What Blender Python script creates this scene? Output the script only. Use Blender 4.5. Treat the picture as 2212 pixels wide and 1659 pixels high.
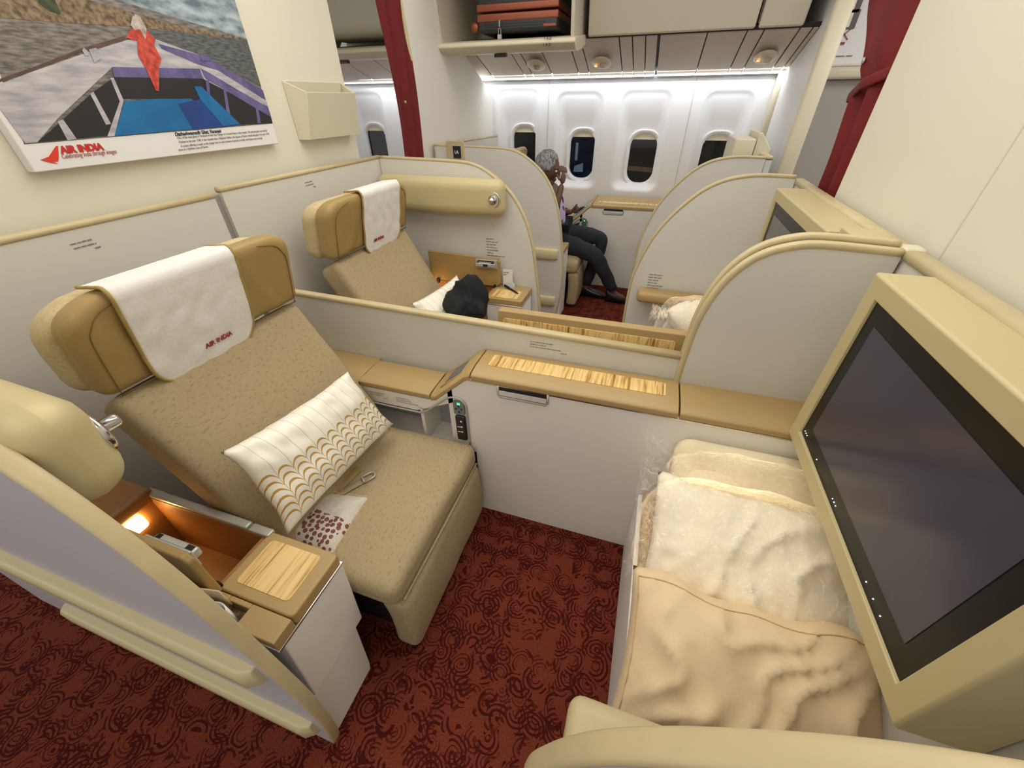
import bpy, bmesh, math, random
from mathutils import Vector, Matrix, noise
random.seed(4)
for o in list(bpy.data.objects): bpy.data.objects.remove(o)
SC = bpy.context.scene
COL = SC.collection

# ------------------------------------------------------------------ camera
CX, CY, FPX, CAMZ = 1106.0, 829.5, 845.0, 1.53
def _axes():
    Y = Vector((1447-CX, 209-CY, FPX)).normalized()
    Z = -Vector((1120-CX, 1990-CY, FPX)); Z = (Z - Y*Z.dot(Y)).normalized()
    X = Y.cross(Z)
    return X, Y, Z
AX, AY, AZ = _axes()
cam_d = bpy.data.cameras.new('camera'); cam = bpy.data.objects.new('camera', cam_d); COL.objects.link(cam)
cam_d.sensor_fit = 'HORIZONTAL'; cam_d.sensor_width = 36.0; cam_d.lens = FPX/2212*36.0
cam_d.clip_start = 0.02
r = Vector((AX.x, AY.x, AZ.x)); dn = Vector((AX.y, AY.y, AZ.y)); fw = Vector((AX.z, AY.z, AZ.z))
cam.matrix_world = Matrix(((r.x, -dn.x, -fw.x, 0), (r.y, -dn.y, -fw.y, 0), (r.z, -dn.z, -fw.z, CAMZ), (0, 0, 0, 1)))
SC.camera = cam
def at(u, v, ax, val):
    """point of the photograph's pixel (u, v) on the real plane ax = val"""
    q = Vector((u-CX, v-CY, FPX)); d = Vector((AX.dot(q), AY.dot(q), AZ.dot(q)))
    i = 'xyz'.index(ax); o = Vector((0, 0, CAMZ)); t = (val-o[i])/d[i]
    return o + d*t

# ------------------------------------------------------------------ world, light, exposure
W = bpy.data.worlds.new('world'); SC.world = W; W.use_nodes = True
W.node_tree.nodes['Background'].inputs[0].default_value = (1.0, .965, .91, 1)
W.node_tree.nodes['Background'].inputs[1].default_value = 0.75
SC.view_settings.view_transform = 'Standard'; SC.view_settings.look = 'None'
SC.view_settings.gamma = 1.0; SC.view_settings.use_curve_mapping = False
SC.view_settings.exposure = 0.0
def area(name, loc, rot, sx, sy, power, color):
    l = bpy.data.lights.new(name, 'AREA'); l.shape = 'RECTANGLE'; l.size = sx; l.size_y = sy
    l.energy = power; l.color = color
    o = bpy.data.objects.new(name, l); COL.objects.link(o); o.location = loc; o.rotation_euler = rot
    return o
WARM = (1.0, .965, .90)
area('ceiling_light', (-.5, 1.2, 2.42), (0, 0, 0), 2.6, 1.2, 31, WARM)
area('ceiling_light', (-.5, -.55, 2.42), (0, 0, 0), 3.0, .6, 13, WARM)
area('ceiling_light', (-.3, 2.7, 2.42), (0, 0, 0), 3.0, .5, 13, WARM)
area('door_fill_light', (1.9, 3.0, 2.42), (0, 0, 0), 1.0, .8, 14, (1.0, .97, .93))  # unseen fill lamp added to brighten the door area past the right curtain
area('window_wash_light', (-1.0, 4.19, 1.70), (math.radians(14), 0, 0), 3.9, .05, 42, (.93, .96, 1.0))

# ------------------------------------------------------------------ materials
def lin(c):
    c = c/255.0
    return c/12.92 if c <= .04045 else ((c+.055)/1.055)**2.4
def rgb(t): return (lin(t[0]), lin(t[1]), lin(t[2]), 1)
MATS = {}
def mat(name, col, rough=.5, metal=0.0, var=0.0, vs=20, bump=0.0, bs=200, stretch=(1, 1, 1), col2=None, coat=0, spec=.5, emit=None, es=1.0, thr=(.35, .65), sheen=0, detail=3):
    if name in MATS: return MATS[name]
    m = bpy.data.materials.new(name); m.use_nodes = True; nt = m.node_tree; N = nt.nodes; L = nt.links
    b = N['Principled BSDF']; b.inputs['Base Color'].default_value = rgb(col); b.inputs['Roughness'].default_value = rough
    b.inputs['Metallic'].default_value = metal; b.inputs['Specular IOR Level'].default_value = spec
    if coat: b.inputs['Coat Weight'].default_value = coat
    if sheen: b.inputs['Sheen Weight'].default_value = sheen
    tc = N.new('ShaderNodeTexCoord')
    if col2 is not None or var:
        mp = N.new('ShaderNodeMapping'); mp.inputs['Scale'].default_value = stretch; L.new(tc.outputs['Object'], mp.inputs[0])
        nz = N.new('ShaderNodeTexNoise'); nz.inputs['Scale'].default_value = vs; nz.inputs['Detail'].default_value = detail
        L.new(mp.outputs[0], nz.inputs['Vector'])
        cr = N.new('ShaderNodeValToRGB'); cr.color_ramp.elements[0].position = thr[0]; cr.color_ramp.elements[1].position = thr[1]
        a = rgb(col)
        c2 = rgb(col2) if col2 is not None else (a[0]*(1-var), a[1]*(1-var), a[2]*(1-var), 1)
        cr.color_ramp.elements[0].color = c2; cr.color_ramp.elements[1].color = a
        L.new(nz.outputs['Fac'], cr.inputs[0]); L.new(cr.outputs[0], b.inputs['Base Color'])
    if bump:
        nb = N.new('ShaderNodeTexNoise'); nb.inputs['Scale'].default_value = bs; nb.inputs['Detail'].default_value = 2
        L.new(tc.outputs['Object'], nb.inputs['Vector'])
        bp = N.new('ShaderNodeBump'); bp.inputs['Strength'].default_value = bump; bp.inputs['Distance'].default_value = .002
        L.new(nb.outputs['Fac'], bp.inputs['Height']); L.new(bp.outputs[0], b.inputs['Normal'])
    if emit is not None:
        b.inputs['Emission Color'].default_value = rgb(emit); b.inputs['Emission Strength'].default_value = es
    MATS[name] = m
    return m
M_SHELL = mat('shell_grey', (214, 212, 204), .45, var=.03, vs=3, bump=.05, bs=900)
M_SHELL2 = mat('console_white', (238, 234, 228), .4, var=.04, vs=4)
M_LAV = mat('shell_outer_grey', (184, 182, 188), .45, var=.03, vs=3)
M_TRIM = mat('trim_tan', (200, 184, 144), .42, var=.08, vs=14)
M_TRIM2 = mat('bumper_cream', (206, 194, 152), .35)
M_LEA = mat('leather_tan', (166, 139, 86), .48, var=.07, vs=9, bump=.25, bs=420)
M_LEAD = mat('leather_brown', (158, 112, 62), .45, var=.08, vs=9, bump=.25, bs=420)
M_LEDGE = mat('ledge_tan', (176, 148, 98), .42, var=.05, vs=6, bump=.12, bs=600)
M_FAB = mat('seat_fabric', (172, 154, 119), .85, col2=(152, 133, 100), vs=210, stretch=(1, .35, 1), bump=.5, bs=500, thr=(.33, .44))
M_FABC = mat('seat_shell_fabric', (206, 188, 146), .85, col2=(190, 170, 128), vs=220, stretch=(1, .3, 1), bump=.4, bs=500)
M_WALL = mat('wall_cream', (228, 223, 206), .55, var=.02, vs=2)
M_WHITE = mat('wall_white', (232, 231, 230), .5, var=.02, vs=2)
M_WINW = mat('window_panel', (232, 232, 233), .5)
M_CREAM = mat('plastic_cream', (214, 206, 180), .45)
M_CLOTH = mat('cloth_white', (232, 230, 226), .8, bump=.5, bs=90)
M_RED = mat('lettering_red', (160, 30, 40), .6)
M_BLACK = mat('lettering_black', (40, 40, 44), .6)
M_GREYT = mat('lettering_grey', (128, 126, 120), .7)
M_GOLD = mat('tv_gold', (198, 184, 140), .5, metal=.15, bump=.05, bs=900)
M_BEZ = mat('bezel_black', (20, 21, 19), .3, spec=.25)
M_SCR = mat('screen_glass', (62, 60, 74), .16, spec=.4)
M_SCRG = mat('screen_dark_grey', (88, 88, 92), .2)
M_CHR = mat('chrome', (215, 215, 215), .16, metal=1)
M_SIL = mat('silver_plastic', (186, 186, 180), .3, metal=.35)
M_DARK = mat('dark_gap', (22, 20, 20), .7)
M_GUN = mat('dark_plastic', (28, 29, 33), .3)
M_BLKF = mat('black_fabric', (17, 17, 21), .85, var=.2, vs=12)
M_TRO = mat('trouser_charcoal', (34, 36, 44), .85, var=.2, vs=10)
M_SHOE = mat('shoe_leather', (24, 24, 27), .3)
M_SKIN = mat('skin', (104, 70, 56), .5)
M_HAIR = mat('grey_hair', (168, 168, 172), .8, col2=(80, 78, 80), vs=90, stretch=(1, 1, .3))
M_SHIRT = mat('lavender_shirt', (196, 180, 226), .7)
M_PHONE = mat('phone_case', (120, 160, 178), .3)
M_CURT = mat('curtain_red', (110, 8, 11), .75, var=.15, vs=8)
M_PIL = mat('pillow_beige', (228, 203, 164), .75, bump=.4, bs=60)
M_PILW = mat('pillow_white', (234, 224, 202), .7, bump=.5, bs=60)
M_DUV = mat('duvet_cream', (228, 214, 182), .8, bump=.5, bs=50)
M_BIN = mat('bin_beige', (202, 194, 176), .5)
M_BIND = mat('bin_inside', (196, 192, 174), .6)
M_PSU = mat('service_panel', (196, 184, 168), .5)
M_COP = mat('copper_trim', (150, 84, 62), .35, metal=.4)
M_CASE = mat('suitcase_black', (46, 48, 50), .4)
M_DOOR = mat('door_grey', (168, 164, 156), .5)
M_NIGHT = mat('night_glass', (9, 11, 18), .12, coat=.3)
M_NB = mat('night_glass_blue', (16, 22, 42), .12)
M_BOX = mat('pocket_cream', (210, 202, 176), .45)

def node_mat(name):
    m = bpy.data.materials.new(name); m.use_nodes = True; MATS[name] = m
    return m, m.node_tree.nodes, m.node_tree.links, m.node_tree.nodes['Principled BSDF']
def math_n(N, L, op, a, b=None, c=None):
    n = N.new('ShaderNodeMath'); n.operation = op
    for i, x in enumerate((a, b, c)):
        if x is None: continue
        if isinstance(x, (int, float)): n.inputs[i].default_value = x
        else: L.new(x, n.inputs[i])
    return n.outputs[0]
def bamboo(name='bamboo', sc=(1, .05, 1)):
    m, N, L, b = node_mat(name)
    b.inputs['Roughness'].default_value = .35
    tc = N.new('ShaderNodeTexCoord'); mp = N.new('ShaderNodeMapping'); mp.inputs['Scale'].default_value = sc
    L.new(tc.outputs['Object'], mp.inputs[0])
    nz = N.new('ShaderNodeTexNoise'); nz.inputs['Scale'].default_value = 150; nz.inputs['Detail'].default_value = 4; L.new(mp.outputs[0], nz.inputs['Vector'])
    n2 = N.new('ShaderNodeTexNoise'); n2.inputs['Scale'].default_value = 22; L.new(mp.outputs[0], n2.inputs['Vector'])
    s = math_n(N, L, 'ADD', math_n(N, L, 'MULTIPLY', nz.outputs['Fac'], .65), math_n(N, L, 'MULTIPLY', n2.outputs['Fac'], .35))
    cr = N.new('ShaderNodeValToRGB'); e = cr.color_ramp.elements
    e[0].position = .36; e[0].color = rgb((150, 104, 52)); e[1].position = .56; e[1].color = rgb((236, 204, 140))
    x = e.new(.46); x.color = rgb((218, 180, 112))
    L.new(s, cr.inputs[0]); L.new(cr.outputs[0], b.inputs['Base Color'])
    return m
M_BAM = bamboo(); M_BAMV = bamboo('bamboo_upright', (1, 1, .05))
def carpet():
    m, N, L, b = node_mat('carpet')
    b.inputs['Roughness'].default_value = .95; b.inputs['Specular IOR Level'].default_value = .1
    tc = N.new('ShaderNodeTexCoord')
    nzw = N.new('ShaderNodeTexNoise'); nzw.inputs['Scale'].default_value = 9; L.new(tc.outputs['Object'], nzw.inputs['Vector'])
    vm = N.new('ShaderNodeVectorMath'); vm.operation = 'SCALE'; vm.inputs['Scale'].default_value = .03; L.new(nzw.outputs['Color'], vm.inputs[0])
    va = N.new('ShaderNodeVectorMath'); va.operation = 'ADD'; L.new(tc.outputs['Object'], va.inputs[0]); L.new(vm.outputs[0], va.inputs[1])
    def layer(scale, off):
        ad = N.new('ShaderNodeVectorMath'); ad.operation = 'ADD'; ad.inputs[1].default_value = (off, off*.7, 0); L.new(va.outputs[0], ad.inputs[0])
        fl = N.new('ShaderNodeVectorMath'); fl.operation = 'MULTIPLY'; fl.inputs[1].default_value = (1, 1, 0); L.new(ad.outputs[0], fl.inputs[0])
        vo = N.new('ShaderNodeTexVoronoi'); vo.inputs['Scale'].default_value = scale; vo.inputs['Randomness'].default_value = .5; L.new(fl.outputs[0], vo.inputs['Vector'])
        d = vo.outputs['Distance']
        sb = N.new('ShaderNodeVectorMath'); sb.operation = 'SUBTRACT'; L.new(fl.outputs[0], sb.inputs[0]); L.new(vo.outputs['Position'], sb.inputs[1])
        cc = N.new('ShaderNodeVectorMath'); cc.operation = 'SUBTRACT'; L.new(vo.outputs['Color'], cc.inputs[0]); cc.inputs[1].default_value = (.5, .5, .5)
        nm = N.new('ShaderNodeVectorMath'); nm.operation = 'NORMALIZE'; L.new(cc.outputs[0], nm.inputs[0])
        dt = N.new('ShaderNodeVectorMath'); dt.operation = 'DOT_PRODUCT'; L.new(sb.outputs[0], dt.inputs[0]); L.new(nm.outputs[0], dt.inputs[1])
        side = math_n(N, L, 'GREATER_THAN', dt.outputs['Value'], -.003)
        ring = math_n(N, L, 'GREATER_THAN', math_n(N, L, 'SINE', math_n(N, L, 'MULTIPLY', d, 40.0)), .2)
        far = math_n(N, L, 'GREATER_THAN', d, .2)
        return math_n(N, L, 'MULTIPLY', math_n(N, L, 'MULTIPLY', ring, far), side), d
    l1, d1 = layer(13.5, 0); l2, d2 = layer(15, 3.7); l3, d3 = layer(12.5, 9.1)
    core = math_n(N, L, 'LESS_THAN', d1, .08)
    pat = math_n(N, L, 'MAXIMUM', math_n(N, L, 'MAXIMUM', l1, math_n(N, L, 'MAXIMUM', l3, math_n(N, L, 'MULTIPLY', l2, .75))), core)
    mot = N.new('ShaderNodeTexNoise'); mot.inputs['Scale'].default_value = 260; L.new(tc.outputs['Object'], mot.inputs['Vector'])
    mx = N.new('ShaderNodeMix'); mx.data_type = 'RGBA'; L.new(pat, mx.inputs['Factor'])
    mx.inputs[6].default_value = rgb((112, 52, 36)); mx.inputs[7].default_value = rgb((68, 20, 16))
    hs = N.new('ShaderNodeHueSaturation'); L.new(mx.outputs[2], hs.inputs['Color'])
    L.new(math_n(N, L, 'MULTIPLY_ADD', mot.outputs['Fac'], 1.5, .25), hs.inputs['Value'])
    L.new(hs.outputs[0], b.inputs['Base Color'])
    bp = N.new('ShaderNodeBump'); bp.inputs['Strength'].default_value = .6; bp.inputs['Distance'].default_value = .004
    L.new(mot.outputs['Fac'], bp.inputs['Height']); L.new(bp.outputs[0], b.inputs['Normal'])
    return m
M_CARPET = carpet()
def scallop():
    m, N, L, b = node_mat('scallop_satin')
    b.inputs['Roughness'].default_value = .3
    uv = N.new('ShaderNodeUVMap'); sp = N.new('ShaderNodeSeparateXYZ'); L.new(uv.outputs[0], sp.inputs[0])
    u = math_n(N, L, 'MULTIPLY', sp.outputs['X'], 11.0)
    fu = math_n(N, L, 'FRACT', u)
    c = math_n(N, L, 'SUBTRACT', math_n(N, L, 'MULTIPLY', fu, 2.0), 1.0)          # -1..1 over one column
    arch = math_n(N, L, 'SUBTRACT', 1.0, math_n(N, L, 'POWER', math_n(N, L, 'ABSOLUTE', c), 2.6))
    v = math_n(N, L, 'SUBTRACT', math_n(N, L, 'MULTIPLY', sp.outputs['Y'], 11.5), math_n(N, L, 'MULTIPLY', arch, .85))
    fv = math_n(N, L, 'FRACT', math_n(N, L, 'ADD', v, 3.0))
    thick = math_n(N, L, 'ADD', .13, math_n(N, L, 'MULTIPLY', arch, .17))
    line = math_n(N, L, 'LESS_THAN', fv, thick)
    zone = math_n(N, L, 'LESS_THAN', v, 6.9); zone2 = math_n(N, L, 'GREATER_THAN', v, .6)
    line = math_n(N, L, 'MULTIPLY', math_n(N, L, 'MULTIPLY', line, zone), zone2)
    vert = math_n(N, L, 'LESS_THAN', fu, .045)
    allm = math_n(N, L, 'MAXIMUM', line, math_n(N, L, 'MULTIPLY', vert, .55))
    mx = N.new('ShaderNodeMix'); mx.data_type = 'RGBA'; L.new(allm, mx.inputs['Factor'])
    mx.inputs[6].default_value = rgb((244, 240, 228)); mx.inputs[7].default_value = rgb((190, 150, 74))
    L.new(mx.outputs[2], b.inputs['Base Color'])
    return m
M_SCAL = scallop()
def plastic():
    m = bpy.data.materials.new('clear_plastic'); m.use_nodes = True; N = m.node_tree.nodes; L = m.node_tree.links
    N.remove(N['Principled BSDF']); out = N['Material Output']
    tr = N.new('ShaderNodeBsdfTransparent'); gl = N.new('ShaderNodeBsdfGlossy'); gl.inputs['Roughness'].default_value = .12
    gl.inputs['Color'].default_value = (1, 1, 1, 1); tr.inputs['Color'].default_value = (.93, .93, .93, 1)
    tc = N.new('ShaderNodeTexCoord'); nz = N.new('ShaderNodeTexNoise'); nz.inputs['Scale'].default_value = 26; nz.inputs['Detail'].default_value = 4
    nz.inputs['Distortion'].default_value = 1.5
    L.new(tc.outputs['Object'], nz.inputs['Vector'])
    bp = N.new('ShaderNodeBump'); bp.inputs['Strength'].default_value = 1.0; bp.inputs['Distance'].default_value = .03
    L.new(nz.outputs['Fac'], bp.inputs['Height']); L.new(bp.outputs[0], gl.inputs['Normal'])
    lw = N.new('ShaderNodeLayerWeight'); lw.inputs['Blend'].default_value = .35; L.new(bp.outputs[0], lw.inputs['Normal'])
    f = math_n(N, L, 'MULTIPLY_ADD', lw.outputs['Fresnel'], .62, .03)
    cl_ = N.new('ShaderNodeCombineColor'); [L.new(f, cl_.inputs[i]) for i in range(3)]; L.new(cl_.outputs[0], gl.inputs['Color'])
    mx = N.new('ShaderNodeAddShader'); L.new(tr.outputs[0], mx.inputs[0]); L.new(gl.outputs[0], mx.inputs[1])
    L.new(mx.outputs[0], out.inputs[0]); MATS['clear_plastic'] = m
    return m
M_PLAS = plastic()
M_LAMP = mat('lamp_warm', (255, 214, 150), .3, emit=(255, 196, 118), es=26)
M_LED = mat('led_green', (40, 220, 120), .3, emit=(60, 235, 140), es=3)
M_STAR = mat('led_white', (230, 240, 255), .3, emit=(225, 235, 255), es=1.6)
M_STRIP = mat('light_strip', (255, 255, 255), .4, emit=(235, 242, 255), es=6.0)
M_SIGN = mat('seat_sign_lit', (255, 190, 120), .4, emit=(255, 176, 110), es=1.8)

# ------------------------------------------------------------------ mesh helpers
FLIP = None      # None | 'G' (mirror about the centre divider) | 'K' (shift to the window suite)
YD = 1.21
def my(p):
    if FLIP == 'G': return Vector((p[0], 2*YD-p[1], p[2]))
    if FLIP == 'K': return Vector((p[0], p[1]+2.83, p[2]))
    return Vector(p)
def obj(name, bm, m, parent=None, smooth=False, bevel=0, seg=3, sub=0, raw=False, recalc=True, solid=0):
    if not raw and FLIP:
        for v in bm.verts: v.co = my(v.co)
    if recalc: bmesh.ops.recalc_face_normals(bm, faces=bm.faces)
    me = bpy.data.meshes.new(name)
    if isinstance(m, (list, tuple)):
        for x in m: me.materials.append(x)
    else: me.materials.append(m)
    off = Vector((0, 0, 0))
    if parent is not None:
        q = parent
        while q is not None: off += q.location; q = q.parent
    elif bm.verts:
        lo = Vector([min(v.co[i] for v in bm.verts) for i in range(3)]); hi = Vector([max(v.co[i] for v in bm.verts) for i in range(3)])
        off = Vector(((lo.x+hi.x)/2, (lo.y+hi.y)/2, lo.z))
    for v in bm.verts: v.co -= off
    bm.to_mesh(me); bm.free()
    if smooth or sub:
        for p in me.polygons: p.use_smooth = True
    o = bpy.data.objects.new(name, me); COL.objects.link(o)
    if parent is not None: o.parent = parent
    else: o.location = off
    if solid:
        s = o.modifiers.new('solid', 'SOLIDIFY'); s.thickness = solid; s.offset = 0
    if bevel:
        b = o.modifiers.new('bevel', 'BEVEL'); b.width = bevel; b.segments = seg; b.limit_method = 'ANGLE'; b.angle_limit = math.radians(35)
        for p in me.polygons: p.use_smooth = True
        b.harden_normals = True
    if sub:
        s = o.modifiers.new('sub', 'SUBSURF'); s.levels = sub; s.render_levels = sub
    return o
def empty(name, loc, label, cat, group=None, raw=False):
    o = bpy.data.objects.new(name, None); COL.objects.link(o); o.empty_display_size = .05
    o.location = Vector(loc) if raw else my(loc); tag(o, label, cat, group)
    return o
def tag(o, label, cat, group=None):
    o['label'] = label; o['category'] = cat
    if group: o['group'] = group
    return o
def struct(name, bm, m, **k):
    o = obj(name, bm, m, **k); o['kind'] = 'structure'
    return o
def B(): return bmesh.new()
def box(bm, x0, x1, y0, y1, z0, z1, mi=0):
    vs = [bm.verts.new((x, y, z)) for x in (x0, x1) for y in (y0, y1) for z in (z0, z1)]
    for f in ((0, 1, 3, 2), (4, 6, 7, 5), (0, 4, 5, 1), (2, 3, 7, 6), (0, 2, 6, 4), (1, 5, 7, 3)):
        bm.faces.new([vs[i] for i in f]).material_index = mi
    return bm
def prism(bm, pts, ax, a0, a1, fn=None, mi=0):
    """extrude a 2-D outline (the two axes other than ax, in xyz order) from a0 to a1"""
    def mk(p, a):
        q = {'x': (a, p[0], p[1]), 'y': (p[0], a, p[1]), 'z': (p[0], p[1], a)}[ax]
        return bm.verts.new(fn(q) if fn else q)
    A = [mk(p, a0) for p in pts]; C = [mk(p, a1) for p in pts]; n = len(pts)
    for i in range(n):
        bm.faces.new((A[i], A[(i+1) % n], C[(i+1) % n], C[i])).material_index = mi
    bm.faces.new(A).material_index = mi; bm.faces.new(list(reversed(C))).material_index = mi
    return bm
def loft(bm, secs, close=True, caps=True, mi=0):
    rows = [[bm.verts.new(p) for p in s] for s in secs]; n = len(rows[0])
    for a, b in zip(rows, rows[1:]):
        for i in range(n if close else n-1):
            bm.faces.new((a[i], a[(i+1) % n], b[(i+1) % n], b[i])).material_index = mi
    if caps and close:
        bm.faces.new(rows[0]).material_index = mi; bm.faces.new(list(reversed(rows[-1]))).material_index = mi
    return bm
def sweep(bm, path, w, h, side=(0, 1, 0), nn=12, caps=True, lift=0, power=.6):
    """rounded rectangular section w (along side) by h, swept along path"""
    side = Vector(side).normalized(); P = [Vector(p) for p in path]; secs = []
    for i, p in enumerate(P):
        t = (P[min(i+1, len(P)-1)]-P[max(i-1, 0)]).normalized()
        nrm = t.cross(side).normalized()
        s2 = nrm.cross(t).normalized()
        ring = []
        for k in range(nn):
            a = 2*math.pi*k/nn; ca, sa = math.cos(a), math.sin(a)
            x = math.copysign(abs(ca)**power, ca)*w/2; y = math.copysign(abs(sa)**power, sa)*h/2+lift
            ring.append(p+s2*x+nrm*y)
        secs.append(ring)
    return loft(bm, secs, caps=caps)
def tube(bm, path, r, nn=8):
    P = [Vector(p) for p in path]; secs = []; up = Vector((.13, .27, .95)).normalized()
    for i, p in enumerate(P):
        t = (P[min(i+1, len(P)-1)]-P[max(i-1, 0)]).normalized()
        a = t.cross(up).normalized(); b = a.cross(t)
        rr = r[i] if isinstance(r, (list, tuple)) else r
        secs.append([p+a*math.cos(2*math.pi*k/nn)*rr+b*math.sin(2*math.pi*k/nn)*rr for k in range(nn)])
    return loft(bm, secs)
def lathe(bm, prof, c, axis='z', nn=24, mi=0):
    """prof: (radius, height) pairs about axis through c"""
    secs = []
    for rad, h in prof:
        ring = []
        for k in range(nn):
            a = 2*math.pi*k/nn; x, y = rad*math.cos(a), rad*math.sin(a)
            ring.append({'z': (c[0]+x, c[1]+y, c[2]+h), 'y': (c[0]+x, c[1]+h, c[2]+y), 'x': (c[0]+h, c[1]+x, c[2]+y)}[axis])
        secs.append(ring)
    return loft(bm, secs, mi=mi)
def rbox(bm, lo, hi, r, n=8, fn=None, uv=False):
    """box with all edges rounded to r, gridded so it can be deformed by fn"""
    lo = Vector(lo); hi = Vector(hi); r = min(r, *[(hi[i]-lo[i])/2*.999 for i in range(3)])
    ils = lo+Vector((r,)*3); ihs = hi-Vector((r,)*3)
    def ts(i):
        L = hi[i]-lo[i]; e = [0, .1, .3, .6, 1.0]
        a = [lo[i]+r*x for x in e]; c = [hi[i]-r*x for x in reversed(e)]
        mid = [lo[i]+r+(L-2*r)*k/n for k in range(1, n)]
        return a+mid+c
    T = [ts(i) for i in range(3)]; cache = {}
    def vert(p):
        q = Vector([min(max(p[i], ils[i]), ihs[i]) for i in range(3)]); d = Vector(p)-q
        s = q+d.normalized()*r if d.length > 1e-9 else Vector(p)
        key = tuple(round(x, 6) for x in s)
        if key not in cache: cache[key] = bm.verts.new(fn(s) if fn else s)
        return cache[key]
    for ax in range(3):
        b, c = [(1, 2), (0, 2), (0, 1)][ax]
        for val in (lo[ax], hi[ax]):
            for i in range(len(T[b])-1):
                for j in range(len(T[c])-1):
                    q = []
                    for (ii, jj) in ((i, j), (i+1, j), (i+1, j+1), (i, j+1)):
                        p = [0, 0, 0]; p[ax] = val; p[b] = T[b][ii]; p[c] = T[c][jj]; v = vert(p)
                        if v not in q: q.append(v)
                    if len(q) > 2:
                        try: bm.faces.new(q)
                        except ValueError: pass
    return bm
def quadplate(bm, P, off, mi=0):
    """flat polygon P (3-D points) lifted by vector off"""
    off = Vector(off); bm.faces.new([bm.verts.new(Vector(p)+off) for p in P]).material_index = mi
    return bm
def arc(cx, cy, rx, ry, a0, a1, n):
    return [(cx+rx*math.cos(math.radians(a0+(a1-a0)*i/n)), cy+ry*math.sin(math.radians(a0+(a1-a0)*i/n))) for i in range(n+1)]
def smooth_path(pts, n=6):
    """Catmull-Rom through pts"""
    P = [Vector(p) for p in pts]; out = []
    for i in range(len(P)-1):
        p0 = P[max(i-1, 0)]; p1 = P[i]; p2 = P[i+1]; p3 = P[min(i+2, len(P)-1)]
        for k in range(n):
            t = k/n
            out.append(.5*((2*p1)+(p2-p0)*t+(2*p0-5*p1+4*p2-p3)*t*t+(3*p1-p0-3*p2+p3)*t*t*t))
    out.append(P[-1]); return out
def rrect(x0, x1, z0, z1, r, n=5):
    return (arc(x1-r, z1-r, r, r, 0, 90, n)+arc(x0+r, z1-r, r, r, 90, 180, n)+arc(x0+r, z0+r, r, r, 180, 270, n)+arc(x1-r, z0+r, r, r, 270, 360, n))
def text(s, size, origin, xd, yd, ext=.0003, align='LEFT', bold=0, shear=0, sx=1.0):
    cu = bpy.data.curves.new('t', 'FONT'); cu.body = s; cu.size = size; cu.extrude = ext; cu.align_x = align
    cu.offset = bold; cu.shear = shear; cu.resolution_u = 3
    o = bpy.data.objects.new('t', cu); COL.objects.link(o)
    bpy.context.view_layer.update()
    dg = bpy.context.evaluated_depsgraph_get(); me = bpy.data.meshes.new_from_object(o.evaluated_get(dg))
    bm = B(); bm.from_mesh(me); bpy.data.objects.remove(o); bpy.data.curves.remove(cu); bpy.data.meshes.remove(me)
    xd = Vector(xd).normalized(); yd = Vector(yd); yd = (yd-xd*yd.dot(xd)).normalized(); zd = xd.cross(yd)
    for v in bm.verts: v.co = Vector(origin)+xd*v.co.x*sx+yd*v.co.y+zd*v.co.z
    return bm
def dashes(bm, origin, xd, yd, rows, lh, h, nrm):
    """rows of tiny print too small to read: (indent, length) per row, broken into words"""
    xd = Vector(xd); yd = Vector(yd); o = Vector(origin)+Vector(nrm)*.0008
    for i, (ind, ln) in enumerate(rows):
        x = ind
        while x < ind+ln:
            w = random.uniform(.008, .02)*(lh/.012); w = min(w, ind+ln-x)
            p = o+xd*x-yd*(i*lh); hh = h*random.uniform(.45, .65)
            bm.faces.new([bm.verts.new(q) for q in (p, p+xd*w, p+xd*w+yd*hh, p+yd*hh)])
            x += w+.0025*(lh/.012)
    return bm
def join(a, b):
    me = bpy.data.meshes.new('j'); b.to_mesh(me); b.free(); a.from_mesh(me); bpy.data.meshes.remove(me); return a

# ================================================================== SETTING
struct('floor', box(B(), -4.2, 3.2, -1.8, 4.6, -.05, 0), M_CARPET)
struct('ceiling', box(B(), -4.2, 3.2, -1.8, 4.6, 2.5, 2.55), M_WALL)
# aft monument behind the centre suites (carries the poster) and forward monument
struct('wall_left', box(B(), -1.72, -1.62, .16, 2.17, 0, 2.5), M_WALL, bevel=.006)
wr = box(B(), .66, .76, -1.2, 1.165, 0, 2.5); box(wr, .66, .76, 1.169, 1.915, 0, 2.5); box(wr, .664, .756, 1.16, 1.18, 0, 2.5)
struct('wall_right', wr, M_WALL, bevel=.004)
# aft and forward monuments on the window side
struct('wall_left_window_side', prism(B(), [(2.87, 0), (4.32, 0), (4.32, 1.60), (4.10, 1.655), (3.62, 1.86), (3.35, 2.5), (2.80, 2.5), (2.81, 2.2), (2.87, 1.75)], 'x', -1.68, -1.60), mat('monument_white', (230, 227, 218), .5), bevel=.006)
struct('trim_1', sweep(B(), [(-1.64, 2.865, 0), (-1.64, 2.865, 1.75), (-1.64, 2.80, 2.2), (-1.64, 2.79, 2.5)], .09, .03, side=(1, 0, 0)), M_TRIM2, smooth=True)
struct('wall_right_window_side', box(B(), .80, .90, 3.49, 4.32, 0, 2.5), M_WHITE, bevel=.006)
struct('trim_2', sweep(B(), [(.84, 3.46, 0), (.84, 3.46, 2.5)], .10, .06, side=(1, 0, 0)), M_CREAM, smooth=True)
struct('trim_3', sweep(B(), [(.785, 4.27, .7), (.785, 4.27, 2.2)], .05, .09, side=(1, 0, 0)), M_CREAM, smooth=True)

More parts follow.
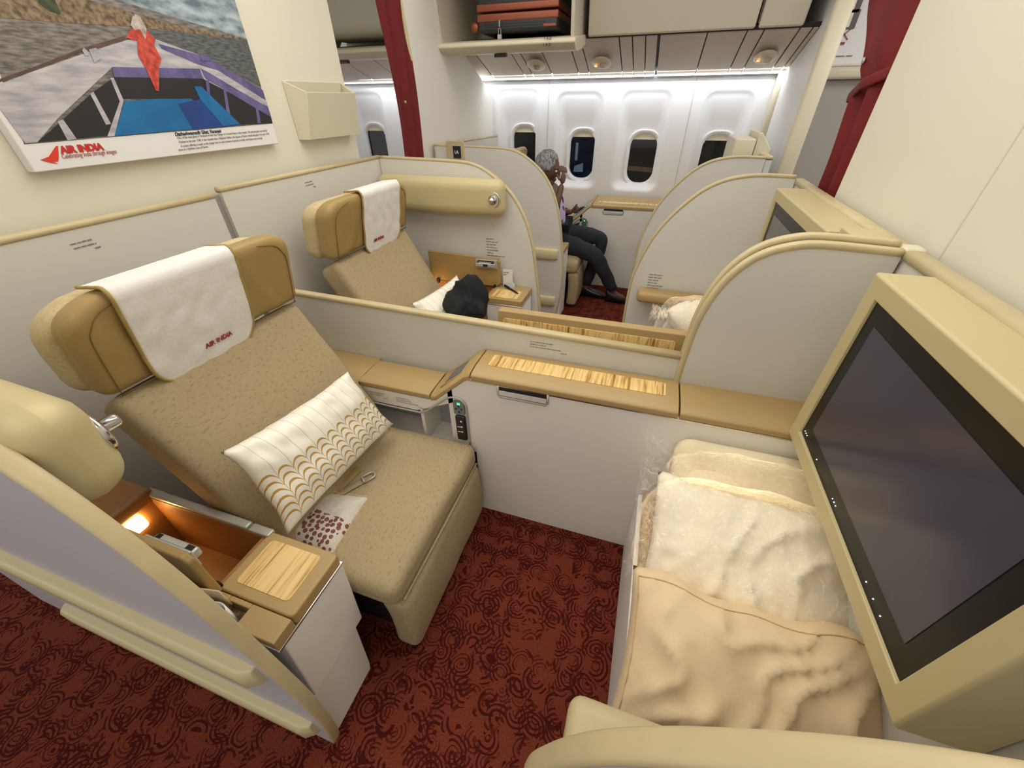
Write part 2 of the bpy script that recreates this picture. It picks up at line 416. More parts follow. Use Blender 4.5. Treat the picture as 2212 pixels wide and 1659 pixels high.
# window wall, one gridded sheet with a scooped recess per window
WY = 4.32
WIN = []   # (centre x, pane z0, z1, pane half width, recess half width, recess top z)
for (u0, u1, v0, v1, ru0, ru1, rt) in ((1101, 1157, 275, 372, 1072, 1166, 190), (1224, 1284, 285, 387, 1200, 1302, 197),
                                       (1349, 1421, 290, 398, 1338, 1452, 194), (1494, 1573, 292, 405, 1492, 1620, 196)):
    a = at((u0+u1)/2, (v0+v1)/2, 'y', WY); zt = at((u0+u1)/2, v0, 'y', WY).z; zb = at((u0+u1)/2, v1, 'y', WY).z
    WIN.append([a.x, zb, zt, .118, at(ru0, 230, 'y', WY).x, at(ru1, 230, 'y', WY).x, at((ru0+ru1)/2, rt, 'y', WY).z])
w0 = at(806, 305, 'y', WY).x
z0s, z1s = WIN[0][1], WIN[0][2]
for k in range(2):
    cxw = w0+k*-.567 if k == 0 else w0+.567
    WIN.append([cxw, z0s, z1s, .118, cxw-.20, cxw+.20, 1.60])
WIN.append([w0-.567, z0s, z1s, .118, w0-.767, w0-.367, 1.60])
for w in WIN:
    w[4] = min(w[4], w[0]-.17); w[5] = max(w[5], w[0]+.17)
WIN[3][0] = .47; WIN[3][4] = .27; WIN[3][5] = .67
def sdrr(x, z, x0, x1, zz0, zz1, r):
    cx, cz = (x0+x1)/2, (zz0+zz1)/2; hx, hz = (x1-x0)/2-r, (zz1-zz0)/2-r
    dx, dz = abs(x-cx)-hx, abs(z-cz)-hz
    return math.hypot(max(dx, 0), max(dz, 0))+min(max(dx, dz), 0)-r
def sstep(a, b, x):
    t = min(max((x-a)/(b-a), 0), 1); return t*t*(3-2*t)
def wall_y(x, z):
    y = WY-.05*sstep(1.1, 1.75, z)*0
    for w in WIN:
        if abs(x-w[0]) > .35: continue
        d = sdrr(x, z, w[4]+.01, w[5]-.01, .80, w[6], .085)
        inn = sstep(.012, -.03, d)
        dep = .018*inn + .055*inn*sstep(w[6], w[2]-.03, z)*sstep(0, -.09, d)
        y += dep*sstep(w[1]-.17, w[1]-.03, z)
    return y
bm = B(); X0, X1, NZ = -3.7, .90, 100
NX = 420; rows = []
for j in range(NZ+1):
    z = .60+1.15*j/NZ
    rows.append([bm.verts.new((X0+(X1-X0)*i/NX, wall_y(X0+(X1-X0)*i/NX, z), z)) for i in range(NX+1)])
def in_pane(x, z):
    return any(sdrr(x, z, w[0]-w[3], w[0]+w[3], w[1], w[2], .1) < .004 for w in WIN)
for j in range(NZ):
    for i in range(NX):
        if not in_pane(X0+(X1-X0)*(i+.5)/NX, .60+1.15*(j+.5)/NZ): bm.faces.new((rows[j][i], rows[j][i+1], rows[j+1][i+1], rows[j+1][i]))
bmesh.ops.delete(bm, geom=[v for v in bm.verts if not v.link_faces], context='VERTS')
box(bm, X0, 3.2, WY+.16, WY+.2, 0, 2.5)
struct('wall_window_side', bm, M_WINW, smooth=True, recalc=False)
bm = B()
for u in (1182, 1478):
    x = at(u, 300, 'y', WY).x
    box(bm, x-.003, x+.003, WY-.003, WY+.02, .75, 1.66)
struct('trim_4', bm, mat('seam_grey', (196, 196, 198), .6))
for i, (cx, zb, zt, hw, r0, r1, rt) in enumerate(WIN):
    yb = WY+.075
    w = bpy.data.objects.new('window_%d' % (i+1), None); COL.objects.link(w); w.location = (cx, yb, zb); w['kind'] = 'structure'
    ring = B()
    def loop(k, y, r=.1): return [(p[0], y, p[1]) for p in rrect(cx-hw-k, cx+hw+k, zb-k, zt+k+.0, r+k*.8, 7)]
    loft(ring, [loop(.036, yb), loop(.034, yb-.016), loop(.026, yb-.020), loop(.018, yb-.014), loop(.008, yb-.012), loop(.0, yb+.004), loop(.0, yb+.03)], caps=False)
    obj('window_frame', ring, M_WINW, w, smooth=True, raw=True)
    g = B(); g.faces.new([g.verts.new(p) for p in loop(.002, yb+.022)])
    obj('pane', g, M_NB if i == 1 else M_NIGHT, w, raw=True)
    sh = B()
    prism(sh, [(p[0], max(p[1], zt-.045)) for p in rrect(cx-hw, cx+hw, zb, zt, .1, 7)], 'y', yb+.004, yb+.012)
    bmesh.ops.remove_doubles(sh, verts=sh.verts, dist=1e-5)
    obj('shade', sh, M_CREAM, w, raw=True)
    dk = B()
    if i in (1, 2, 0):
        if i == 1:
            prism(dk, rrect(cx-.07, cx-.045, zb+.15, zb+.30, .004), 'y', yb+.0205, yb+.0215)
            prism(dk, [(cx-.075, zb+.05), (cx+.02, zb+.05), (cx+.015, zb+.13), (cx-.07, zb+.10)], 'y', yb+.0205, yb+.0215)
            obj('jetway_shape', dk, mat('far_jetway', (96, 116, 136), .4), w, raw=True)  # thin blue-grey shapes on the cabin side of the pane
        elif i == 2:
            prism(dk, [(cx-.112, zb+.10), (cx+.112, zb+.09), (cx+.112, zb+.13), (cx-.112, zb+.14)], 'y', yb+.0205, yb+.0215)
            obj('far_light_band', dk, mat('far_apron', (74, 62, 46), .5), w, raw=True)
        else: dk.free()
# cove light strip at the window top, service panels, overhead bins
strip = obj('light_strip', box(B(), -3.6, .78, 4.235, 4.27, 1.668, 1.676), M_STRIP); strip['kind'] = 'structure'; strip.name = 'trim_5'
PA = (4.28, 1.662); PB = (3.66, 1.862)
slope = B(); xs = []
seams_px = [(920, 995), (1128, 1185), (1182, 1240), (1308, 1358), (1482, 1528), (1550, 1590), (1765, 1782), (1838, 1855), (1912, 1915), (1990, 1985)]
sx = [at(700+a/2.765, 128, 'y', 3.85).x for a, b in seams_px]
sx += [at(u, 130, 'y', 3.95).x for u in (1417, 1512, 1588, 1620, 1688, 1712)]
sx = sorted(sx)
edges = [-3.6, -3.2, -2.8, -2.5, -2.2, -1.9] + [x for x in sx] + [.80]
ov = empty('overhead_service_panel', (-.5, 4.0, 1.66), 'long row of beige passenger service panels under the overhead bins above the windows', 'ceiling panel')
for a, b in zip(edges, edges[1:]):
    if b-a < .02: continue
    box(slope, a+.004, b-.004, 0, 1, 0, .02)
for v in slope.verts:
    t = v.co.y; th = v.co.z
    y = PB[0]+(PA[0]-PB[0])*t; z = PB[1]+(PA[1]-PB[1])*t - .03*math.sin(t*math.pi)
    v.co = Vector((v.co.x, y, z+th))
bmesh.ops.subdivide_edges(slope, edges=[e for e in slope.edges if abs((e.verts[0].co-e.verts[1].co).y) > .3], cuts=1)
obj('panel_tiles', slope, M_PSU, ov, bevel=.003)
obj('panel_backing', loft(B(), [[(x, PB[0]-.02, PB[1]+.012), (x, PA[0]+.02, PA[1]+.015), (x, PA[0]+.02, PA[1]+.03), (x, PB[0]-.02, PB[1]+.03)] for x in (-3.6, .80)]), M_DARK, ov)
for (u, v, lit) in ((1300, 138, True), (1158, 147, False), (1650, 138, True)):
    c = at(u, v, 'y', 3.93); n = Vector((0, -.31, -.95)).normalized()
    pod = B()
    def podf(s): return Vector((s.x, s.y, s.z))
    bmesh.ops.create_uvsphere(pod, u_segments=20, v_segments=10, radius=1)
    for q in pod.verts: q.co = Vector((q.co.x*.075, q.co.y*.10, q.co.z*.018))
    rot = Matrix.Rotation(math.atan2(PB[1]-PA[1], PB[0]-PA[0])+math.pi, 4, 'X')
    zc = PB[1]+(PA[1]-PB[1])*(c.y-PB[0])/(PA[0]-PB[0]) - .022
    for q in pod.verts: q.co = rot @ q.co + Vector((c.x, c.y, zc-.006))
    pd = obj('reading_light_pod', pod, M_CREAM, ov, smooth=True)
    noz = lathe(B(), [(.0001, 0), (.022, .004), (.026, .014), (.026, .03)], (c.x+.012, c.y-.02, zc-.040), nn=16)
    obj('air_nozzle', noz, M_PSU, pd, smooth=True)
    if lit: obj('lit_seat_sign', prism(B(), rrect(c.x-.052, c.x-.036, c.y-.03, c.y+.01, .004), 'z', zc-.030, zc-.024), M_SIGN, pd)

def bin_door(x0, x1, label):
    t = empty('overhead_bin', ((x0+x1)/2, 3.6, 1.86), label, 'overhead bin')
    d = B(); rr = .04
    secs = []
    for k in range(9):
        a = k/8; z = 1.872+.6*a; y = 3.60-.10*math.sin(a*math.pi*.6)
        inset = .0
        secs.append([(x0+.006, y, z), (x1-.006, y, z), (x1-.006, y+.03, z), (x0+.006, y+.03, z)])
    loft(d, secs)
    obj('door', d, M_BIN, t, bevel=.012)
    b = B(); box(b, x0+.004, x1-.004, 3.66, 4.3, 1.90, 2.5); obj('bin_body', b, M_BIND, t)
bx = [at(1268, 40, 'y', 3.55).x, at(1641, 40, 'y', 3.55).x, at(1735, 40, 'y', 3.55).x]
bin_door(bx[0], bx[1], 'wide closed beige overhead bin door right of the open bin')
bin_door(bx[1]+.006, bx[2]+.03, 'narrow closed beige overhead bin door at the forward end')
def open_bin(xl, xr, label, cases):
    t = empty('overhead_bin', ((xl+xr)/2, 3.5, 1.85), label, 'overhead bin')
    zf = 1.84
    for x in (xl, xr):
        s = prism(B(), [(3.33, zf-.02), (3.42, zf-.05), (3.9, zf+.0), (4.15, zf+.25), (4.15, 2.45), (3.30, 2.45), (3.24, 2.2), (3.30, zf+.03)], 'x', x-.012, x+.012)
        obj('side_panel', s, M_BIN, t, bevel=.008)
    f = loft(B(), [[(x, 3.27, zf+.004), (x, 3.34, zf+.016), (x, 4.1, zf+.10), (x, 4.1, zf+.08), (x, 3.42, zf-.055), (x, 3.31, zf-.05), (x, 3.26, zf-.02)] for x in (xl-.03, xr+.03)])
    obj('tray', f, M_CREAM, t, bevel=.01)
    obj('bin_back', box(B(), xl, xr, 4.1, 4.13, zf+.05, 2.45), M_BIND, t)
    obj('latch', box(B(), (xl+xr)/2-.09, (xl+xr)/2+.0, 3.36, 3.39, zf-.075, zf-.055), M_GUN, t, bevel=.004)
    return t, zf
xl = at(955, 60, 'y', 3.35).x; xr = at(1240, 60, 'y', 3.35).x
t, zf = open_bin(xl, xr, 'open cream overhead bin holding two copper and black suitcases', True)
lt = text('1 A D', .020, (at(1178, 93, 'y', 3.3).x, 3.268, zf-.003), (1, 0, 0), (0, .35, 1), bold=.0006)
join(lt, text('1 A D', .022, (at(1176, 113, 'y', 3.3).x, 3.262, zf-.037), (1, 0, 0), (0, 0, 1), bold=.0006))
for v in lt.verts: v.co.y -= .010
obj('bin_lettering', lt, M_BLACK, t)
t2, _ = open_bin(xl-1.35, xl-.33, 'cream overhead bin of the cabin behind, seen past the left curtain', False)
obj('soft_bag_lining', rbox(B(), (xl-1.2, 3.45, zf+.09), (xl-.4, 3.9, 2.3), .08), M_BIND, t2, smooth=True)
def suitcase(label, x0, x1, y0, y1, z0, z1, lock):
    t = empty('suitcase', ((x0+x1)/2, (y0+y1)/2, z0), label, 'suitcase', None)
    zm = (z0+z1)/2
    b = B(); rbox(b, (x0, y0, z0), (x1, y1, zm-.022), .02, n=3); rbox(b, (x0, y0, zm+.022), (x1, y1, z1), .02, n=3)
    obj('shell', b, M_CASE, t, smooth=True)
    rb = B()
    for k in range(3):
        for zz in (z0+.018+.012*k, z1-.018-.012*k): box(rb, x0+.05, x1-.09, y0-.003, y0+.002, zz, zz+.004)
    obj('ribs', rb, M_CASE, t)
    f = B(); rbox(f, (x0-.002, y0-.004, zm-.048), (x1+.002, y1, zm-.006), .008, n=3); rbox(f, (x0-.002, y0-.004, zm+.004), (x1+.002, y1, zm+.044), .008, n=3)
    obj('frame', f, M_COP, t, smooth=True)
    for zz in (z0+.02,):
        w = lathe(B(), [(.001, -.012), (.026, -.012), (.03, 0), (.026, .012), (.001, .012)], (x0-.03, y0+.02, zz+.015), 'y', 18)
        obj('wheel', w, M_COP, t, smooth=True)
    obj('handle', rbox(B(), (x1-.10, y0-.010, z0+.015), (x1-.01, y0+.002, z0+.032), .004, n=2), M_COP, t, smooth=True)
    return t
sx0 = at(1032, 60, 'y', 3.45).x; sx1 = at(1205, 60, 'y', 3.45).x
suitcase('black suitcase with copper frame and hanging padlock, lower one in the open bin', sx0, sx1, 3.45, 3.95, 1.905, 2.115, True)
suitcase('black suitcase with copper wheel, upper one in the open bin', sx0, sx1+.01, 3.45, 3.95, 2.12, 2.33, False)
pc = at(1079, 62, 'y', 3.435)
pl = B(); tube(pl, [(pc.x-.009, 3.436, pc.z-.03), (pc.x-.009, 3.436, pc.z-.006)]+[(pc.x+.009*math.cos(a), 3.436, pc.z-.006+.009*math.sin(a)) for a in (2.6, 2.0, 1.57, 1.1, .5)]+[(pc.x+.009, 3.436, pc.z-.006), (pc.x+.009, 3.436, pc.z-.03)], .0022, 6)
tube(pl, [(pc.x-.003, 3.437, pc.z+.045), (pc.x-.002, 3.436, pc.z+.01)], .002, 5); tube(pl, [(pc.x+.004, 3.437, pc.z+.045), (pc.x+.002, 3.436, pc.z+.01)], .002, 5)
box(pl, pc.x-.014, pc.x+.014, 3.430, 3.442, pc.z-.055, pc.z-.03)
tag(obj('padlock', pl, M_SIL), 'small silver padlock hanging on the front of the lower suitcase', 'padlock')

# cabin door beyond the right curtain
dr = bpy.data.objects.new('door_1', None); COL.objects.link(dr); dr.location = (1.6, 4.25, 0); dr['kind'] = 'structure'
obj('door_panel', box(B(), .95, 2.8, 4.20, 4.26, 0, 1.62), M_DOOR, dr, bevel=.02)
obj('door_lining', box(B(), .95, 2.8, 4.16, 4.26, 1.69, 2.5), M_WHITE, dr, bevel=.02)
obj('door_ledge', rbox(B(), (.95, 4.12, 1.62), (2.8, 4.24, 1.69), .025, n=3), M_CREAM, dr, smooth=True)
pk = B()
for (u, v) in ((1848, 5), (1838, 42)):
    p = at(u, v, 'y', 4.155)
    prism(pk, rrect(p.x-.045, p.x+.04, p.z-.05, p.z+.05, .006), 'y', 4.154, 4.158)
obj('placard', pk, mat('placard_grey', (96, 92, 84), .5), dr)
pk = B()
for (u, v) in ((1846, 5), (1835, 43)):
    p = at(u, v, 'y', 4.15); prism(pk, rrect(p.x-.034, p.x+.012, p.z-.036, p.z+.036, .004), 'y', 4.151, 4.153)
obj('placard_face', pk, M_WHITE, dr)
p = at(1825, 74, 'y', 4.15); pk = B()
for a, b in (((-.03, .03), (.03, -.03)), ((-.03, -.03), (.03, .03))):
    tube(pk, [(p.x+a[0], 4.155, p.z+a[1]), (p.x+b[0], 4.155, p.z+b[1])], .003, 5)
box(pk, p.x-.03, p.x+.02, 4.153, 4.158, p.z-.055, p.z-.04)
obj('warning_mark', pk, mat('warning_red', (150, 60, 50), .6), dr)
pk = B()
dashes(pk, (p.x-.06, 4.155, p.z-.12), (1, 0, 0), (0, 0, 1), [(0, .16), (-.03, 0), (-.05, .17)], .05, .012, (0, -1, 0))
obj('placard_lettering', pk, M_GREYT, dr)

# red curtains
def curtain(label, pts_top, z0, z1, x, depth, tie=None, narrow=None):
    n = 64; m = 44; bm = B(); rows = []
    for j in range(m+1):
        z = z0+(z1-z0)*j/m; y0, y1 = pts_top(z); row = []
        for i in range(n+1):
            s = i/n; y = y0+(y1-y0)*s
            amp = depth*(.35 if tie and abs(z-tie) < .02 else 1)
            row.append(bm.verts.new((x+amp*math.sin(s*math.pi*(4.2+.5*math.sin(z*2))+.6*math.sin(z*5))+.004*math.sin(s*19+z*6), y, z)))
        rows.append(row)
    for j in range(m):
        for i in range(n): bm.faces.new((rows[j][i], rows[j][i+1], rows[j+1][i+1], rows[j+1][i]))
    o = empty('curtain', (x, (pts_top(z0)[0]+pts_top(z0)[1])/2, z0), label, 'curtain')
    obj('drape', bm, M_CURT, o, smooth=True, recalc=False, solid=.004)
    if tie:
        y0, y1 = pts_top(tie)
        b = B(); sweep(b, [(x-.012, y0-.004, tie+.03), (x-.030, (y0+y1)/2, tie+.0), (x-.014, y1-.012, tie-.04)], .012, .035, side=(1, 0, 0)); obj('tie_band', b, M_CURT, o, smooth=True)
    return o
def lt_top(z):
    t = min(max((z-1.2)/.75, 0), 1); k = .02*math.sin(t*3)
    return 2.61-.05*t+k, 2.835+.03*t+k*.5
lc = curtain('dark red pleated curtain hanging at the left aisle opening beside the poster wall', lt_top, .55, 2.48, -1.60, .012)
obj('snap_button', lathe(B(), [(.001, 0), (.009, 0), (.007, .005), (.001, .006)], (-1.568, 2.66, 1.52), 'x', 12), M_SIL, lc, smooth=True)
def rt_top(z):
    if z > 1.56: a = 1.93; b = 2.22+.22*sstep(1.56, 1.85, z)
    else: a = 1.93; b = 2.22-.06*sstep(1.56, 1.30, z)
    return a, b
rc = curtain('red curtain tied back with a band at the right aisle opening', rt_top, 1.0, 2.48, .68, .022, tie=1.56)
obj('snap_button', lathe(B(), [(.001, 0), (.011, 0), (.009, -.005), (.001, -.007)], (.655, 2.17, 1.63), 'x', 12), M_SIL, rc, smooth=True)

# ================================================================== POSTER, LITERATURE POCKET
PX = -1.585
def pp(u, v, d=0): return at(u, v, 'x', PX) + Vector((.0004*d, 0, 0))
c_bl = pp(80, 378); c_br = pp(602, 307)
yl, yr = c_bl.y, c_br.y; zb = (c_bl.z+c_br.z)/2; ztop = zb+.70
po = empty('poster', (PX, (yl+yr)/2, zb), 'large framed poster of a river boat with an orange draped figure on cream wall', 'poster')
obj('canvas', box(B(), -1.619, PX, yl, yr, zb, ztop), M_WHITE, po, bevel=.003)
def pmat(n, c, c2=None, vs=20, st=(1, 1, 1), thr=(.35, .65)): return mat('print_'+n, c, .6, col2=c2, vs=vs, stretch=st, thr=thr, detail=6)
pm = [pmat('sky', (176, 190, 196), (92, 110, 122), 14, (1, 1, 2.6)), pmat('water', (140, 134, 128), (88, 84, 80), 50, (1, .6, 3)),
      pmat('town', (150, 128, 100), (84, 66, 50), 70, (1, 1, 1)), pmat('tree', (70, 82, 50), (44, 52, 34), 60),
      pmat('deck', (196, 192, 196), (158, 156, 164), 20, (1, .6, 3)), pmat('purple', (110, 100, 150), (84, 78, 124), 20),
      pmat('blue', (18, 112, 170), (14, 96, 152), 12), pmat('deepblue', (26, 66, 140), (24, 56, 120), 12),
      pmat('black', (34, 32, 34)), pmat('cloth', (214, 86, 66), (160, 50, 42), 70), pmat('hair', (196, 186, 176), (150, 140, 130), 60), pmat('wood', (104, 78, 66), (76, 58, 50), 30),
      pmat('greywater', (104, 108, 108), (66, 70, 72), 60, (1, .6, 3))]
pr = B()
def poly(mi, d, *uv):
    lim = []
    for (u, v) in uv:
        p = pp(u, v, d); lim.append(Vector((p.x, min(max(p.y, yl+.001), yr-.001), min(p.z, ztop-.001))))
    pr.faces.new([pr.verts.new(p) for p in lim]).material_index = mi
def Z(u, v): return (u*.3617, v*.3617)      # coordinates read from an enlarged view of the photograph
poly(1, 1, (52, 312), (588, 267), (505, -160), (-110, -160))
pr.faces.new([pr.verts.new(p) for p in ((PX+.0006, yl+.001, ztop-.001), (PX+.0006, yr-.001, ztop-.001), (PX+.0006, yr-.001, pp(*Z(1480, 235)).z+.0), (PX+.0006, yl+.001, pp(*Z(-60, 30)).z+.10))]).material_index = 0
poly(12, 1.7, Z(890, 175), Z(1480, 235), Z(1560, 520), Z(1240, 360), Z(920, 235))
poly(2, 2, Z(-420, -120), Z(-420, 190), Z(0, 105), Z(300, 130), Z(600, 150), Z(800, 160), Z(1000, 180), Z(1200, 205), Z(1480, 240), Z(1440, 222), Z(1180, 180), Z(1000, 140), Z(800, 75), Z(640, 35), Z(500, -10), Z(200, -60), Z(0, -110))
poly(3, 3, Z(200, -60), Z(230, 20), Z(300, 70), Z(360, 85), Z(340, 30), Z(310, -30))
poly(11, 3, Z(-150, 520), Z(0, 470), Z(200, 400), Z(480, 290), Z(740, 215), Z(750, 235), Z(490, 310), Z(200, 420), Z(0, 490), Z(-140, 545))
poly(4, 4, Z(-110, 560), Z(0, 500), Z(200, 425), Z(500, 320), Z(760, 238), Z(930, 235), Z(1220, 340), Z(1580, 540), Z(1630, 735), Z(1430, 745), Z(1180, 510), Z(1190, 410), Z(670, 400), Z(350, 700), Z(220, 850), Z(150, 855), Z(-40, 600))
poly(5, 5, Z(940, 260), Z(1230, 340), Z(1580, 540), Z(1600, 600), Z(1300, 420), Z(1180, 385), Z(960, 290))
poly(8, 5, Z(680, 460), Z(1210, 462), Z(1240, 600), Z(960, 590), Z(735, 590))
poly(5, 6, Z(665, 400), Z(1190, 410), Z(1210, 470), Z(680, 460))
poly(8, 5, Z(220, 850), Z(350, 735), Z(540, 560), Z(665, 470), Z(730, 610), Z(640, 810))
poly(4, 6, Z(340, 725), Z(375, 715), Z(455, 830), Z(400, 838)); poly(4, 6, Z(535, 560), Z(555, 548), Z(660, 740), Z(630, 745)); poly(4, 6, Z(655, 465), Z(675, 465), Z(735, 600), Z(712, 605))
poly(4, 6, Z(712, 605), Z(735, 600), Z(680, 812), Z(638, 815))
poly(8, 5, Z(1210, 470), Z(1340, 540), Z(1620, 680), Z(1625, 735), Z(1430, 745), Z(1240, 600))
poly(5, 6, Z(1195, 410), Z(1600, 620), Z(1625, 700), Z(1225, 470))
poly(5, 7, Z(1225, 480), Z(1245, 480), Z(1255, 600), Z(1240, 600)); poly(5, 7, Z(1330, 530), Z(1345, 530), Z(1375, 700), Z(1355, 700)); poly(5, 7, Z(1520, 620), Z(1535, 620), Z(1555, 735), Z(1535, 735))
poly(4, 7, Z(1185, 400), Z(1215, 400), Z(1590, 600), Z(1600, 635), Z(1560, 620))
poly(6, 6, Z(740, 605), Z(940, 590), Z(1140, 590), Z(1320, 755), Z(680, 812))
poly(7, 7, Z(1060, 620), Z(1200, 590), Z(1440, 745), Z(1150, 775))
poly(6, 8, Z(1155, 515), Z(1200, 518), Z(1430, 740), Z(1330, 752), Z(1190, 590))
poly(9, 9, Z(785, 165), Z(760, 200), Z(750, 225), Z(790, 240), Z(815, 240), Z(820, 330), Z(865, 405), Z(925, 540), Z(945, 545), Z(945, 400), Z(960, 350), Z(915, 270), Z(925, 235), Z(880, 190), Z(850, 140), Z(820, 130))
poly(10, 10, Z(785, 100), Z(775, 150), Z(800, 180), Z(830, 175), Z(865, 235), Z(870, 170), Z(830, 100), Z(805, 85))
poly(4, 9, Z(485, 300), Z(495, 285), Z(515, 300), Z(525, 330), Z(505, 335)); poly(4, 9, Z(525, 295), Z(570, 285), Z(600, 350), Z(560, 375)); poly(5, 9, Z(1190, 330), Z(1215, 320), Z(1255, 360), Z(1200, 365))
obj('print', pr, pm, po, raw=True, recalc=False)
LX = pp(125, 330, 2)
lg = B()
lg.faces.new([lg.verts.new(pp(*Z(u, v), 3)) for u, v in ((330, 875), (345, 870), (350, 945), (345, 965), (310, 965), (240, 955), (290, 935))])
lg.faces.new([lg.verts.new(pp(*Z(u, v), 3.4)) for u, v in ((235, 955), (300, 958), (350, 980), (300, 972))])
obj('tail_emblem', lg, mat('emblem_red', (216, 60, 40), .5), po, raw=True, recalc=False)
def ptext(s, size, u, v, **k):
    o = pp(u, v, 4); o.x = PX+.0014
    return text(s, size, o, (0, 1, 0), (0, 0, 1), **k)
obj('poster_lettering', ptext('AIR INDIA', .023, *Z(368, 916), bold=.0014, shear=.1, sx=1.02), mat('print_red', (196, 44, 44), .5), po, raw=True, recalc=False)
obj('poster_tagline', ptext('Celebrating India through images', .016, *Z(372, 948), shear=.35, sx=.66), mat('print_red2', (176, 96, 90), .5), po, raw=True, recalc=False)
obj('poster_caption_title', ptext('Dashashwamedh Ghat, Varanasi', .015, *Z(1046, 812), shear=.3, bold=.0003, sx=.92), M_BLACK, po, raw=True, recalc=False)
bodyt = B()
for i, s in enumerate(('One of the main ghats in Varanasi on the river Ganga, it is located close to the temple. The present ghat was built by',
                       'Peshwa in the year 1748. A few decades later, Ahilyabai Holkar, the Queen of Indore rebuilt the ghat in the year 1774.',
                       'A sunset offering is made to the Ganga river in which dozens of priests worship with lamps every evening')):
    p = pp(*Z(1058, 830), 4); join(bodyt, text(s, .0096, (PX+.0014, p.y, p.z-.012*i), (0, 1, 0), (0, 0, 1), shear=.3, sx=.86))
p = pp(*Z(1062, 893), 4); join(bodyt, text('done in a rhythmic tone of hymns.', .0096, (PX+.0014, p.y, p.z-.004), (0, 1, 0), (0, 0, 1), shear=.3, sx=.86))
mx = max(v.co.y for v in bodyt.verts); mn = min(v.co.y for v in bodyt.verts); k = (yr-.012-mn)/(mx-mn)
for v in bodyt.verts: v.co.y = mn+(v.co.y-mn)*min(k, 1)
obj('poster_caption', bodyt, M_GREYT, po, raw=True, recalc=False)

lp = empty('literature_pocket', (-1.62, 1.95, 1.385), 'empty cream plastic literature pocket fixed on the wall right of the poster', 'wall pocket')
bm = B()
y0, y1, z0, z1, zf = 1.742, 2.125, 1.385, 1.605, 1.56
def pocket(off):
    i = off
    bot = [(-1.619, y0+i, z0+i), (-1.555-i, y0+i, z0+i), (-1.555-i, y1-i, z0+i), (-1.619, y1-i, z0+i)]
    top = [(-1.619, y0-.005+i, z1), (-1.525-i, y0-.005+i+.03, zf+.003), (-1.525-i, y1+.015-i-.03, zf+.003), (-1.619, y1+.015-i, z1)]
    return bot, top
b0, t0 = pocket(0); b1, t1 = pocket(.008)
loft(bm, [b1, t1, t0, b0], caps=False)
bm.faces.new([bm.verts.new(p) for p in b0]); bm.faces.new([bm.verts.new(p) for p in b1])
box(bm, -1.6195, -1.614, y0, y1, z0, z1)
obj('pocket_body', bm, M_BOX, lp, bevel=.004)

# ================================================================== SUITES
# All suite pieces are drawn for the near suite and mirrored (G) or shifted (K) by FLIP.
def shell_prof(xa, top=1.255):
    pts = smooth_path([(xa, 1.262, 0), (-1.25, 1.257, 0), (-1.06, 1.252, 0), (-.975, 1.243, 0), (-.901, 1.218, 0), (-.809, 1.16, 0), (-.729, 1.084, 0), (-.661, .971, 0), (-.616, .832, 0), (-.589, .667, 0), (-.570, .519, 0), (-.562, .39, 0), (-.575, .2, 0), (-.612, 0, 0)], 5)
    return [(p.x, p.y) for p in pts]
def lean(q): return (q[0], q[1]+(-.008 if FLIP is None else .010), q[2])
def build_shell(label, xa=-1.55, bumpers=True, bolster=True, text_lines=False, placard=False):
    t = empty('suite_shell', (-1.0, .155, 0), label, 'seat shell')
    prof = shell_prof(xa)
    outl = ([(-1.95, 1.0)] if FLIP is None else [])+prof+[(xa if FLIP else -1.95, 0)]
    b = prism(B(), outl, 'y', .133, .157, lean)
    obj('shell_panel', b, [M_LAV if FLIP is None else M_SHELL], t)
    tr = sweep(B(), [lean((x, .146, z)) for x, z in prof], .028, .016, side=(0, 1, 0), nn=16)
    obj('edge_trim', tr, M_TRIM, t, smooth=True)
    if bumpers:
        for z0, x1, x0 in ((.56, -.630, -1.95 if FLIP is None else -1.55), (.175, -.632, -1.60 if FLIP is None else -1.55)):
            y = .125 if FLIP is None else .143
            def bsec(x, k, zk): return [(x, y+.006, z0-.042*zk), (x, y-.020*k, z0-.040*zk), (x, y-.027*k, z0-.030*zk), (x, y-.027*k, z0+.026*zk), (x, y-.020*k, z0+.038*zk), (x, y+.006, z0+.040*zk)]
            s = loft(B(), [bsec(x0, .3, .8), bsec(x0+.02, 1, 1), bsec(x1, 1, 1), bsec(x1+.025, .45, .9)])
            obj('bumper_strip', s, M_TRIM2, t, bevel=.004)
        if FLIP is None:
            P4 = [at(u, v, 'y', .123) for u, v in ((273, 1376), (300, 1382), (337, 1414), (318, 1406))]
            obj('outlet_cutout', prism(B(), [(p.x, p.z) for p in P4], 'y', .1235, .13), M_DARK, t)
    if bolster:
        BOY = -.022 if FLIP is None else .006
        b = rbox(B(), (-1.545, .160, .995), (-.757, .262, 1.185), .058, n=10, fn=lambda s: (s[0], s[1]+BOY+(.010*math.sin((s[0]+1.5)*4)), s[2]))
        bo = obj('head_bolster', b, M_GOLD, t, smooth=True)
        c = (-.815, .262+BOY, 1.088)
        l = lathe(B(), [(.036, -.012), (.042, .0), (.040, .004), (.030, -.002), (.026, -.010), (.001, -.012)], c, 'y', 28)
        obj('lamp_ring', l, M_CHR, bo, smooth=True)
        l = lathe(B(), [(.022, -.01), (.024, .006), (.013, .012), (.012, .032), (.009, .036), (.001, .036)], c, 'y', 24)
        obj('lamp_knob', l, M_CHR, bo, smooth=True)
    return t

